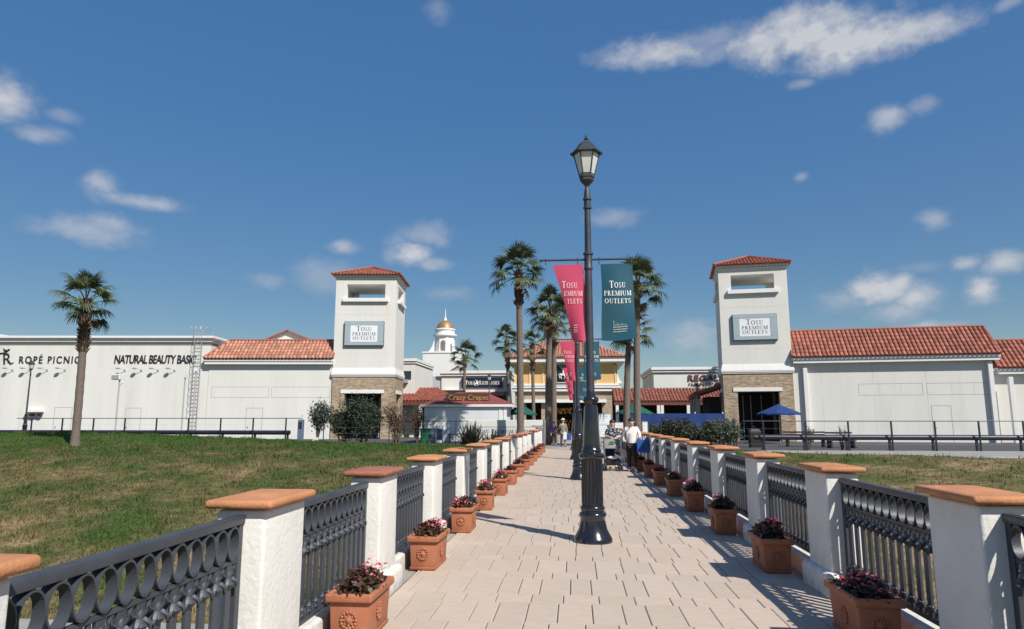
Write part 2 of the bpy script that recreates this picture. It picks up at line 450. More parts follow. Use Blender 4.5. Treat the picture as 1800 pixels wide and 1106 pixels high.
def split_letters(o):
    """Each letter of a raised wall name becomes an object of its own under the name."""
    me = o.data; par = o.parent
    e = bpy.data.objects.new(o.name, None); col.objects.link(e); e.parent = par
    e.location, e.rotation_euler, e.scale = o.location, o.rotation_euler, o.scale
    bm = bmesh.new(); bm.from_mesh(me); bm.verts.ensure_lookup_table()
    bmesh.ops.remove_doubles(bm, verts=bm.verts, dist=1e-5)
    seen = set()
    for v in bm.verts:
        if v in seen: continue
        st, isl = [v], []
        seen.add(v)
        while st:
            a = st.pop(); isl.append(a)
            for ed in a.link_edges:
                b_ = ed.other_vert(a)
                if b_ not in seen: seen.add(b_); st.append(b_)
        ix = {a: i for i, a in enumerate(isl)}; fs = {f for a in isl for f in a.link_faces}
        m2 = bpy.data.meshes.new('letter'); m2.from_pydata([tuple(a.co) for a in isl], [], [[ix[a] for a in f.verts] for f in fs]); m2.materials.append(me.materials[0])
        obj('letter', m2, e)
    bm.free(); bpy.data.objects.remove(o)
    return e

# --- a small roman serif alphabet made of strokes (cap height 1)
def _serif():
    W, t, sl = .165, .08, .065
    def rect(x0, y0, x1, y1): return [[(x0,y0),(x1,y0),(x1,y1),(x0,y1)]]
    def stem(x, w=W, y0=0, y1=1, s0=True, s1=True):
        o = rect(x, y0, x+w, y1)
        if s0: o += rect(x-.075, y0, x+w+.075, y0+sl)
        if s1: o += rect(x-.075, y1-sl, x+w+.075, y1)
        return o
    def arc(cx, cy, rx, ry, a0, a1, wx, wy, n=14):
        o = []
        for i in range(n):
            p, q = R(a0+(a1-a0)*i/n), R(a0+(a1-a0)*(i+1)/n)
            o.append([(cx+rx*math.cos(p), cy+ry*math.sin(p)), (cx+rx*math.cos(q), cy+ry*math.sin(q)),
                      (cx+(rx-wx)*math.cos(q), cy+(ry-wy)*math.sin(q)), (cx+(rx-wx)*math.cos(p), cy+(ry-wy)*math.sin(p))])
        return o
    def diag(x0, y0, x1, y1, w): return [[(x0-w/2,y0),(x0+w/2,y0),(x1+w/2,y1),(x1-w/2,y1)]]
    G = {}
    G['T'] = (.76, stem(.305, s1=False) + rect(.03,.945,.73,1) + diag(.05,.78,.07,1,.05) + diag(.71,.78,.69,1,.05))
    G['O'] = (.90, arc(.45,.5,.42,.515,0,360,W,t,26))
    G['S'] = (.62, arc(.30,.74,.23,.265,30,265,.11,.07,12) + arc(.31,.26,.25,.27,85,-150,.13,.075,12) + diag(.5,.76,.5,.95,.04) + diag(.085,.06,.085,.27,.04) + [[(.2,.55),(.42,.38),(.46,.45),(.22,.62)]])
    G['U'] = (.84, rect(.13,.33,.13+W,1) + rect(.055,.95,.355,1) + rect(.64,.33,.70,1) + rect(.56,.95,.78,1) + arc(.415,.34,.285,.355,180,360,.1,.06,14))
    G['P'] = (.66, stem(.11, s1=False) + rect(.035,.95,.3,1) + arc(.28,.735,.31,.265,-90,90,.13,.06) + rect(.26,.47,.3,.53))
    G['R'] = (.78, stem(.11, s1=False) + rect(.035,.95,.3,1) + arc(.28,.745,.29,.255,-90,90,.13,.06) + diag(.64,0,.36,.5,.15) + rect(.56,0,.78,.045))
    G['E'] = (.66, stem(.11) + rect(.2,.94,.58,1) + rect(.2,0,.6,.06) + rect(.2,.48,.47,.535) + rect(.54,.78,.585,1) + rect(.56,0,.605,.24) + rect(.44,.41,.475,.6))
    G['L'] = (.64, stem(.11) + rect(.2,0,.6,.06) + rect(.56,0,.605,.26))
    G['I'] = (.38, stem(.115))
    G['M'] = (1.0, rect(.12,0,.175,1) + rect(.03,0,.27,sl) + rect(.03,.95,.2,1) + stem(.75) + diag(.47,.02,.19,1,.14) + diag(.47,.02,.78,1,.06))
    G['H'] = (.88, stem(.11) + stem(.62) + rect(.2,.47,.66,.53))
    G['N'] = (.88, rect(.14,0,.195,1) + rect(.04,0,.3,sl) + rect(.66,0,.715,1) + rect(.56,.95,.82,1) + diag(.66,0,.17,1,.16))
    G['A'] = (.84, diag(.13,0,.40,1,.06) + diag(.69,0,.42,1,.16) + rect(.24,.32,.58,.375) + rect(.03,0,.25,sl) + rect(.55,0,.83,sl))
    G[' '] = (.35, [])
    return G
SERIF = _serif()
def serif_polys(line, h, first=1.0, track=.06):
    """[(poly)], width: first letter of each word is drawn at h*first."""
    out, x, new = [], 0.0, True
    for ch in line:
        a, ps = SERIF[ch]; s = h*first if new and ch != ' ' else h
        out += [[(x+p[0]*s, p[1]*s) for p in q] for q in ps]
        x += (a + track)*s; new = ch == ' '
    return out, x
def serif_text(line, h, place, m, parent, cx=None, x0=None, y=0.0, first=1.0, xs=1.0, track=.06, name='lettering', width=None):
    """place(x, y, lift) -> 3-D point. Centred on cx or starting at x0."""
    ps, w = serif_polys(line, h, first, track)
    if width: xs = width / w
    o = x0 if x0 is not None else cx - w*xs/2
    b = MB()
    for i, q in enumerate(ps):
        lift = .0004*(i % 7)
        b.add([place(o+p[0]*xs, y+p[1], lift) for p in q], [(0,1,2,3)])
    r_ = b.build(name, m, parent); r_['kind'] = 'stuff'
    return r_

def smooth01(t): t = max(0.0, min(1.0, t)); return t*t*(3-2*t)

# ------------------------------------------------------------------ ground
def ground_z(x, y):
    if x < .3:
        zc = .18 + .67*smooth01((-x-6)/24)
        if y < 12.4: return -2.9
        if y < 13: return -2.9 + .6*(y-12.4)/.6
        if y < 33: t = (y-13)/20; z = -2.3 + (2.3 + .3*smooth01((-x-4)/12))*(1-(1-t)**1.55)
        elif y < 38: z = .3*smooth01((-x-4)/12) + (zc-.3*smooth01((-x-4)/12))*smooth01((y-33)/5)
        else: z = .08 + (zc-.08)*(1-smooth01((y-38.6)/2.5))
    else:
        e = right_edge(x)
        if y < 12.4: return -2.9
        if y < 13: return -2.9 + .6*(y-12.4)/.6
        if y >= e: z = .04
        else: t = (e-y)/(e-13); z = .04 - 2.34*t**1.25
    u = abs(x-.3)
    if y < 40: return z if u > 2.7 else min(z, -.95)             # clear of the deck
    w = smooth01((5.2-u)/1.2)
    return z*(1-w) + (-.06)*w                                    # level where the bridge lands
def right_edge(x): return 35.2 - 4.4*smooth01((x-9)/10)

def build_ground():
    xs = sorted(set([-900,-500,-300,-200,-140,-100,-80] + list(np.arange(-66,-6,1.5)) + list(np.arange(-6,6.7,.45)) + list(np.arange(7,66.1,1.5)) + [80,100,140,200,300,500,900]))
    ys = sorted(set([-300,-120,-60,-30,-15,-5,0,6,10,12,12.4,12.7,13] + list(np.arange(13.5,39.6,.75)) + [39.95,40.05] + list(np.arange(40.6,45,.75)) + [46,50,56,64,80,100,140,200,300,500,900,1600]))
    v, f = [], []
    for y in ys:
        for x in xs:
            k = math.sin(x*.7+y*.31)*math.sin(y*.53-x*.2)*.06 if 14 < y < 37 else 0
            v.append((x, y, ground_z(x, y)+k))
    n = len(xs)
    for j in range(len(ys)-1):
        for i in range(n-1): f.append((j*n+i, j*n+i+1, (j+1)*n+i+1, (j+1)*n+i))
    b = MB(); b.add(v, f)
    g = bpy.data.materials.new('grass_ground'); g.use_nodes = True
    nt = g.node_tree; N, L = nt.nodes, nt.links; p = N['Principled BSDF']; p.inputs['Roughness'].default_value = .95; p.inputs['Specular IOR Level'].default_value = .1
    L.new(grass_colour(nt, 1.0), p.inputs['Base Color'])
    nb = N.new('ShaderNodeTexNoise'); nb.inputs['Scale'].default_value = 5; nb.inputs['Detail'].default_value = 6
    gg = N.new('ShaderNodeNewGeometry'); L.new(gg.outputs['Position'], nb.inputs['Vector'])
    bp = N.new('ShaderNodeBump'); bp.inputs['Strength'].default_value = .6; bp.inputs['Distance'].default_value = .12
    L.new(nb.outputs['Fac'], bp.inputs['Height']); L.new(bp.outputs[0], p.inputs['Normal'])
    o = b.build('ground', g, smooth=60); tag(o, kind='structure')
def grass_colour(nt, gain=1.0):
    """Green sward with straw-brown patches, by place in the world; greener towards the top of the bank."""
    N, L = nt.nodes, nt.links
    g = N.new('ShaderNodeNewGeometry')
    n1 = N.new('ShaderNodeTexNoise'); n1.inputs['Scale'].default_value = .42; n1.inputs['Detail'].default_value = 9; n1.inputs['Roughness'].default_value = .68
    L.new(g.outputs['Position'], n1.inputs['Vector'])
    sp = N.new('ShaderNodeSeparateXYZ'); L.new(g.outputs['Position'], sp.inputs[0])
    mr = N.new('ShaderNodeMapRange'); mr.inputs['From Min'].default_value = 26; mr.inputs['From Max'].default_value = 37; mr.inputs['To Min'].default_value = 0; mr.inputs['To Max'].default_value = -.17
    L.new(sp.outputs[1], mr.inputs['Value'])
    rt = N.new('ShaderNodeMapRange'); rt.inputs['From Min'].default_value = 0; rt.inputs['From Max'].default_value = 6; rt.inputs['To Min'].default_value = 0; rt.inputs['To Max'].default_value = .075
    L.new(sp.outputs[0], rt.inputs['Value'])
    a = N.new('ShaderNodeMath'); L.new(n1.outputs['Fac'], a.inputs[0]); L.new(mr.outputs[0], a.inputs[1])
    a2 = N.new('ShaderNodeMath'); L.new(a.outputs[0], a2.inputs[0]); L.new(rt.outputs[0], a2.inputs[1])
    cr = N.new('ShaderNodeValToRGB'); e = cr.color_ramp.elements
    e[0].position = .35; e[0].color = (.048*gain,.088*gain,.020*gain,1)
    e[1].position = .655; e[1].color = (.22*gain,.165*gain,.09*gain,1)
    for pos, c in ((.43,(.070,.086,.028)),(.53,(.118,.105,.044))):
        q = e.new(pos); q.color = (c[0]*gain,c[1]*gain,c[2]*gain,1)
    L.new(a2.outputs[0], cr.inputs['Fac'])
    n2 = N.new('ShaderNodeTexNoise'); n2.inputs['Scale'].default_value = 2.6; n2.inputs['Detail'].default_value = 7; n2.inputs['Roughness'].default_value = .7
    L.new(g.outputs['Position'], n2.inputs['Vector'])
    m2 = N.new('ShaderNodeMapRange'); m2.inputs['From Min'].default_value = .3; m2.inputs['From Max'].default_value = .7; m2.inputs['To Min'].default_value = .55; m2.inputs['To Max'].default_value = 1.4
    L.new(n2.outputs['Fac'], m2.inputs['Value'])
    hs = N.new('ShaderNodeHueSaturation'); L.new(cr.outputs[0], hs.inputs['Color']); L.new(m2.outputs[0], hs.inputs['Value'])
    return hs.outputs[0]
build_ground()

def build_grass():
    g = bpy.data.materials.new('grass_blades'); g.use_nodes = True
    nt = g.node_tree; N, L = nt.nodes, nt.links; p = N['Principled BSDF']; p.inputs['Roughness'].default_value = .7; p.inputs['Specular IOR Level'].default_value = .15
    c = grass_colour(nt, 1.5)
    gg = N.new('ShaderNodeNewGeometry'); mi = N.new('ShaderNodeMapRange'); mi.inputs['To Min'].default_value = .6; mi.inputs['To Max'].default_value = 1.4
    L.new(gg.outputs['Random Per Island'], mi.inputs['Value'])
    hs = N.new('ShaderNodeHueSaturation'); L.new(c, hs.inputs['Color']); L.new(mi.outputs[0], hs.inputs['Value'])
    L.new(hs.outputs[0], p.inputs['Base Color'])
    t = N.new('ShaderNodeBsdfTranslucent'); L.new(hs.outputs[0], t.inputs['Color'])
    ms = N.new('ShaderNodeMixShader'); ms.inputs['Fac'].default_value = .35
    L.new(p.outputs[0], ms.inputs[1]); L.new(t.outputs[0], ms.inputs[2]); L.new(ms.outputs[0], N['Material Output'].inputs['Surface'])
    pts = []
    def scatter(n, x0, x1, y0, y1, near):
        u = rng.random(n); x = x0+(x1-x0)*rng.random(n); y = y0+(y1-y0)*(u**near)
        return np.stack([x, y], 1)
    a = np.concatenate([scatter(150000, -36, -2.6, 13, 40.5, 1.25), scatter(36000, 2.9, 30, 13, 35.4, 1.2), scatter(9000,-9,-2.6,-1,12.5,1), scatter(9000,2.9,11,-1,12.5,1)])
    keep = []
    z = np.empty(len(a))
    for i, (x, y) in enumerate(a):
        ok = not (x > .3 and y > right_edge(x)) and not (12.3 < y < 13.1) and not (y > 39.2 and x > -5)
        keep.append(ok)
        z[i] = ground_z(x, y) + (math.sin(x*.7+y*.31)*math.sin(y*.53-x*.2)*.06 if 14 < y < 37 else 0)
    k = np.array(keep); a = a[k]; z = z[k]; n = len(a)
    ang = rng.random(n)*2*np.pi; d = np.stack([np.cos(ang), np.sin(ang)], 1)
    clump = .6 + .8*(np.sin(a[:,0]*3.1)*np.sin(a[:,1]*2.7+1) > .2)
    h = (.05 + .08*rng.random(n))*clump; w = .012 + .016*rng.random(n)
    lean = rng.normal(0, .04, (n, 2))
    b0 = np.column_stack([a - d*w[:,None], z-.01]); b1 = np.column_stack([a + d*w[:,None], z-.01]); tp = np.column_stack([a + lean, z+h])
    v = np.stack([b0, b1, tp], 1).reshape(-1, 3)
    f = np.arange(3*n).reshape(-1, 3)
    o = obj('grass', np_mesh('grass', v, f, g))
    tag(o, 'rough mown grass with straw patches on the banks beside the bridge', 'grass', kind='stuff')
build_grass()

def sheet(name, pts, m, z=None, kind='structure', th=.0):
    b = MB()
    if th:
        b.prism([(p[0], p[1]) for p in pts], (z-th), z, 'z')
    else:
        b.add([(p[0], p[1], z if z is not None else p[2]) for p in pts], [list(range(len(pts)))])
    return tag(b.build(name, m), kind=kind)
sheet('road', [(-120,40.8),(-5.2,40.8),(-5.2,47),(-14,60),(-140,60)], ASPH, .115)
sheet('road', [(5.2,35.9),(120,35.9),(120,60),(14,60),(5.2,47)], ASPH, .055)
sheet('plaza_paving', [(-5.2,39.9),(5.2,39.9),(14,60),(40,160),(-40,160),(-14,60)], LIGHTPAVE, .0)
b = MB()
n = 24
for i in range(n):
    x0, x1 = 9+22*i/n, 9+22*(i+1)/n
    b.add([(x0,right_edge(x0)-.15,.02),(x1,right_edge(x1)-.15,.02),(x1,right_edge(x1),.1),(x0,right_edge(x0),.1),(x1,35.85,.12),(x0,35.85,.12)], [(0,1,2,3),(3,2,4,5)])
tag(b.build('kerb', CONC), kind='structure')
for sx in (-1, 1):
    xa, xb = (-40, -2.3) if sx < 0 else (2.9, 40)
    tag(MB().box(xa, xb, 12.35, 13.0, -3.2, -2.18).build('channel_kerb', CONC), kind='structure')

# ------------------------------------------------------------------ bridge
YA, YB = 2.0, 40.2          # the deck in view
XL, XR = -1.81, 2.33        # inner faces of the pillars
def build_bridge():
    b = MB(); b.box(-2.25, 2.85, -3, YB, -.75, -.05)
    o = tag(b.build('bridge_deck', JOINT), kind='structure')
    # pavers: wide courses and narrow courses by turns
    r = random.Random(3)
    y, k, near, far = 4.0, 0, [], MB()
    xa, xb = XL+.1, XR-.05
    while y < YB:
        d = (.62 + r.uniform(-.04,.04)) if k % 2 == 0 else (.27 + r.uniform(-.03,.03))
        x = xa - r.uniform(0,.2)
        while x < xb-.04:
            w = r.choice((.20,.26,.29,.32))
            x1 = min(x+w, xb)
            if xb - x1 < .12: x1 = xb
            near.append((max(x,xa), x1, y, y+d, r.uniform(-.0015,.0015)))
            x = x1
        y += d; k += 1
    g = .0038
    def stone(bb, x0, x1, y0, y1, dz):
        t = .012
        bb.frustum((x0+g,x1-g,y0+.0002,y1-.0002), -.05, (x0+g,x1-g,y0+.0002,y1-.0002), -.004+dz)
        bb.add([(x0+g,y0+.0002,-.004+dz),(x1-g,y0+.0002,-.004+dz),(x1-g,y1-.0002,-.004+dz),(x0+g,y1-.0002,-.004+dz),
                (x0+g+.006,y0+.001,dz),(x1-g-.006,y0+.001,dz),(x1-g-.006,y1-.001,dz),(x0+g+.006,y1-.001,dz)],
               [(4,5,6,7),(0,1,5,4),(1,2,6,5),(2,3,7,6),(3,0,4,7)])
        bb.f.pop(-10); bb.mi.pop(-10)      # the lower block needs no top face
    for i, (x0, x1, y0, y1, dz) in enumerate(near):
        if i < 290:
            bb = MB(); stone(bb, x0-x0, x1-x0, 0, y1-y0, 0)
            obj('paver', bb.mesh('paver', PAVER), o, (x0, y0, dz))
        else: stone(far, x0, x1, y0, y1, dz)
    fo = far.build('paver', PAVER, o); fo['kind'] = 'stuff'
    # low rendered walls that carry the railings, with a rounded footing at every pillar
    for s, xi in ((-1, XL), (1, XR)):
        e = MB()
        x0, x1 = sorted((xi + s*.06, xi + s*.26))
        e.box(x0, x1, YA-2, YB, -.06, .17)
        w = e.build('kerb_wall', STUCCO, bevel=.03, seg=3); tag(w, kind='structure')
        gx0, gx1 = sorted((xi - s*.08, xi + s*.07))
        gut = MB(); gut.box(gx0, gx1, YA-2, YB, -.06, -.012)
        tag(gut.build('gutter_strip', CONC), kind='structure')
    f = MB(); f.box(-2.3, -2.02, -3, YB, -.8, -.055); f.box(2.62, 2.9, -3, YB, -.8, -.055)
    tag(f.build('bridge_edge_beam', CONC), kind='structure')
build_bridge()

PIL_L = [2.155 - .60 + 2.43*i for i in range(0, 16)]      # near face of each pillar, left side
PIL_R = [4.315 - 2.47 + 2.47*i for i in range(0, 16)]
PW, PD, PH = .30, .60, 1.09
ORD = ['first','second','third','fourth','fifth','sixth','seventh','eighth','ninth','tenth','eleventh','twelfth','thirteenth','fourteenth','fifteenth','sixteenth','seventeenth']
def build_pillars():
    sh = MB().box(-PW/2, PW/2, 0, PD, 0, PH).mesh('shaft', STUCCO, 40, .022, 3)
    ft = MB().box(-PW/2-.05, PW/2+.07, -.06, PD+.06, -.05, .2).mesh('footing', STUCCO, 40, .05, 4)
    cp = MB().box(-PW/2-.055, PW/2+.055, -.055, PD+.055, 0, .05)
    cp.frustum((-PW/2-.04, PW/2+.04, -.04, PD+.04), .044, (-.06, .06, .1, PD-.1), .062)
    cm = cp.mesh('cap', CAPT, 50, .022, 4); cm2 = cm.copy(); cm2.materials[0] = CAPT_OLD
    ne = MB().box(-PW/2-.012, PW/2+.012, -.012, PD+.012, PH-.005, PH+.02).mesh('neck', STUCCO)
    for side, ys, xi, s, word in (('L', PIL_L, XL, -1, 'left'), ('R', PIL_R, XR, 1, 'right')):
        for i, y in enumerate(ys):
            dz = (-.02 + (.035 if i == 0 else .008 if i == 1 else 0)) if s < 0 else .02
            dark = s < 0 and i in (2, 9)
            extra = 'dark weathered cap' if dark else 'orange tile cap'
            t = thing('railing_pillar', f'{ORD[i]} white bridge pillar from the front along the {word} railing, {extra}', 'pillar', (xi + s*PW/2, y, dz), 0 if s < 0 else 0, 'white pillars along the bridge')
            obj('shaft', sh, t)
            obj('footing', ft, t, rot=(0,0,0), scale=(1,1,1) if s < 0 else (-1,1,1))
            c = obj('cap', cm2 if dark else cm, t, (0,0,PH+.01))
            if dark: c['label'] = 'dark weathered brown cap'
build_pillars()

# --- railing panels
PL = 2.43 - PD             # clear length between pillars
def railing_meshes():
    zt, zm, zb = .90, .70, .10
    M = {}
    M['top_rail'] = MB().box(-.032,.032, 0, PL, zt, zt+.05).mesh('top_rail', IRON, 40, .008, 2)
    M['mid_rail'] = MB().box(-.014,.014, 0, PL, zm-.012, zm+.012).mesh('mid_rail', IRON, None, .004, 1)
    M['bottom_rail'] = MB().box(-.02,.02, 0, PL, zb-.015, zb+.02).mesh('bottom_rail', IRON, None, .004, 1)
    M['end_post'] = MB().box(-.02,.02, 0, .05, 0, zt).mesh('end_post', IRON, None, .004, 1)
    n = 13; p = (PL-.1)/n
    ring = MB(); R1, R2, H1 = p*.495, p*.445, (zt-zm-.012)/2
    seg = 20; w = .026
    vs, fs = [], []
    for i in range(seg):
        a = 2*math.pi*i/seg; c, s = math.cos(a), math.sin(a)
        for xx, k in ((-w,0),(w,0),(w,1),(-w,1)):
            ry, rz = (R1, H1) if k == 0 else (R2, H1-.011)
            vs.append((xx, ry*c, rz*s))
    for i in range(seg):
        j = (i+1) % seg
        for k in range(4): fs.append((i*4+k, i*4+(k+1)%4, j*4+(k+1)%4, j*4+k))
    ring.add(vs, fs); M['ring'] = ring.mesh('ring', IRON, 40)
    orn = MB()                                    # scrolls and a hanging lily below the middle rail
    for s in (-1, 1):
        pts = [(0, s*p*.48, 0)] + [(0, s*(p*.26+p*.2*math.cos(t)), -.03-.028*math.sin(t)) for t in (.0,.8,1.6,2.4,3.2,4.0)]
        orn.tube(pts, [.010,.011,.011,.011,.010,.009,.007], 5)
    orn.lathe([(.004,-.02),(.026,-.045),(.022,-.065),(.030,-.085),(.046,-.10),(.036,-.112),(.014,-.135),(.005,-.15)], 8)
    for k in range(4):
        a = k*math.pi/2+.4
        orn.tube([(.02*math.cos(a),.02*math.sin(a),-.07),(.048*math.cos(a),.045*math.sin(a),-.092),(.05*math.cos(a),.056*math.sin(a),-.118)], [.013,.014,.005], 5)
    M['ornament'] = orn.mesh('ornament', IRON, 50)
    low = MB()
    for s in (-1, 1):
        pts = [(0, s*p*.46, 0)] + [(0, s*(p*.26+p*.18*math.cos(t)), .03+.026*math.sin(t)) for t in (.0,.9,1.8,2.7,3.6)]
        low.tube(pts, [.009,.010,.010,.009,.008,.006], 5)
    low.lathe([(.006,.012),(.03,.03),(.022,.05),(.034,.07),(.018,.09),(.006,.12)], 8)
    M['base_ornament'] = low.mesh('base_ornament', IRON, 50)
    M['baluster'] = MB().box(-.011,.011,-.029,.029, zb+.02, zm-.012).mesh('baluster', IRON, None, .003, 1)
    joined = MB()
    return M, n, p, zt, zm, zb
def build_railings():
    M, n, p, zt, zm, zb = railing_meshes()
    def parts():
        out = [('top_rail', M['top_rail'], (0,0,0)), ('mid_rail', M['mid_rail'], (0,0,0)), ('bottom_rail', M['bottom_rail'], (0,0,0)), ('end_post', M['end_post'], (0,0,0)), ('end_post', M['end_post'], (0,PL-.05,0))]
        for i in range(n):
            y = .05 + p*(i+.5)
            out += [('ring', M['ring'], (0,y,(zt+zm+.012)/2)), ('ornament', M['ornament'], (0,y,zm-.012)), ('baluster', M['baluster'], (0,y,0)), ('base_ornament', M['base_ornament'], (0,y,zb+.018))]
        return out
    P = parts()
    # far panels: the fine pieces joined
    fine = MB()
    for nm, me, loc in P[5:]:
        o = len(fine.v); fine.v += [(v.co.x+loc[0], v.co.y+loc[1], v.co.z+loc[2]) for v in me.vertices]
        for f in me.polygons: fine.f.append([i+o for i in f.vertices]); fine.mi.append(0)
    fm = fine.mesh('openwork', IRON, 45)
    for ys, xi, s, word in ((PIL_L, XL, -1, 'left'), (PIL_R, XR, 1, 'right')):
        pitch = ys[1]-ys[0]; sc = (pitch-PD)/PL
        for i in range(len(ys)-1):
            dz = .10 - ((.02 - (.022 if i == 0 else 0)) if s < 0 else -.02)
            t = thing('railing_panel', f'{ORD[i]} wrought iron panel from the front in the {word} bridge railing', 'railing', (xi+s*PW/2, ys[i]+PD, dz), 0, 'iron panels of the bridge railing')
            t.scale = (1, sc, 1)
            if i < 5:
                for nm, me, loc in P: obj(nm, me, t, loc)
            else:
                for nm, me, loc in P[:5]: obj(nm, me, t, loc)
                obj('openwork', fm, t)['kind'] = 'stuff'
build_railings()

# --- planters
def plant_meshes(seed):
    r = np.random.default_rng(seed)
    def quads(n, sx, sy, z0, z1, size, top):
        c = np.column_stack([r.normal(0, .42, n)*sx, r.normal(0, .42, n)*sy, np.zeros(n)])
        c[:,0] = np.clip(c[:,0], -sx, sx); c[:,1] = np.clip(c[:,1], -sy, sy)
        e = np.clip(1-(c[:,0]/sx)**2*.5-(c[:,1]/sy)**2*.5, .15, 1)
        c[:,2] = z0 + (z1-z0)*e*(r.random(n)**(.35 if top else 1.0)) + r.normal(0,.012,n)
        u = r.normal(0,1,(n,3)); u[:,2] *= .6; u /= np.linalg.norm(u,axis=1)[:,None]
        v = r.normal(0,1,(n,3)); v -= u*(u*v).sum(1)[:,None]; v /= np.linalg.norm(v,axis=1)[:,None]
        s = size*(.6+.8*r.random(n))[:,None]
        q = np.stack([c-u*s, c+v*s*.7, c+u*s, c-v*s*.7], 1).reshape(-1,3)
        return q, np.arange(4*n).reshape(-1,4)
    kx, ky = r.normal(0,.03), r.normal(0,.06)
    lv = np_mesh('leaves', *quads(int(520+r.integers(-110,110)), .165, .31, .0, .15+.05*r.random(), .026, False), BEGL)
    fl = np_mesh('blooms', *quads(int(r.integers(45,120)), .15, .27, .06, .2+.04*r.random(), .016, True), BEGF)
    pl = np_mesh('blooms', *quads(int(r.integers(8,34)), .13, .22, .07, .2, .016, True), BEGP)
    for m in (fl, pl):
        for v in m.vertices: v.co.x += kx; v.co.y += ky
    return lv, fl, pl
def build_planters():
    W, D, H = .35, .64, .355
    pot = MB()
    a, c = W/2-.03, D/2-.03
    pot.frustum((-a+.01,a-.01,-c+.01,c-.01), 0, (-a,a,-c,c), .035)
    pot.frustum((-a+.012,a-.012,-c+.012,c-.012), .035, (-a+.0,a-.0,-c,c), H-.06)
    pm = pot.mesh('pot_body', POT, 40, .008, 2)
    rim = MB(); o1 = (-W/2, W/2, -D/2, D/2); th = .04
    for x0,x1,y0,y1 in ((-W/2,W/2,-D/2,-D/2+th),(-W/2,W/2,D/2-th,D/2),(-W/2,-W/2+th,-D/2+th-.006,D/2-th+.006),(W/2-th,W/2,-D/2+th-.006,D/2-th+.006)):
        rim.box(x0,x1,y0,y1,H-.062,H)
    rm = rim.mesh('rim', POT, 50, .017, 4)
    sm = MB().box(-W/2+.03, W/2-.03, -D/2+.03, D/2-.03, H-.055, H-.035).mesh('soil', SOIL)
    ros = MB()
    ros.lathe([(.0,.016),(.012,.014),(.018,.006),(.03,.004),(.034,.0)], 14, cap=False)
    for k in range(14):
        t = 2*math.pi*k/14
        ros.ball((.055*math.cos(t), .055*math.sin(t), .0), (.0135,.0135,.009), 6, 4)
    for k in range(8):
        t = 2*math.pi*k/8
        ros.ball((.036*math.cos(t), .036*math.sin(t), .0), (.011,.011,.007), 6, 4)
    qm = ros.mesh('rosette', POT, 50)
    PM = [plant_meshes(20+i) for i in range(9)]
    r = random.Random(9)
    kb = [len(p[1].vertices)//4 for p in PM]
    looks = ['bronze leaved begonias with few red blooms' if k < 65 else 'begonias with scattered pink blooms' if k < 90 else 'begonias thick with pink blooms' for k in kb]
    for s, x, ys, word in ((-1, -1.47-W/2, [5.05-2.48+2.48*i+D/2 for i in range(14)], 'left'), (1, 1.95+W/2, [5.25+2.46*i+D/2 for i in range(13)], 'right')):
        for i, y in enumerate(ys):
            if i == 0 and s < 0: continue
            k = (i*2 + (0 if s < 0 else 5)) % 9
            nn = i-1 if s < 0 else i
            t = thing('flower_planter', f'{ORD[nn]} terracotta planter from the front, {word} railing, {looks[k]}', 'planter', (x, y, .002), R(r.uniform(-2.5,2.5)), 'terracotta planters along the bridge')
            p = obj('pot_body', pm, t); obj('rim', rm, p); obj('soil', sm, t)
            obj('rosette', qm, p, (0, -c-.0005, .17), (R(90),0,0)); obj('rosette', qm, p, (s*-(a+.0005), 0, .17), (R(90),0,R(90 if s < 0 else -90)))
            pl = obj('begonia', PM[k][0], t, (0,0,H-.04), (0,0,R(r.choice((0,180)))))
            pl.scale = (1,1,r.uniform(.75,1.1))
            pl['kind'] = 'stuff'; obj('blooms', PM[k][1], pl)['kind'] = 'stuff'; obj('pale_blooms', PM[k][2], pl)['kind'] = 'stuff'
build_planters()

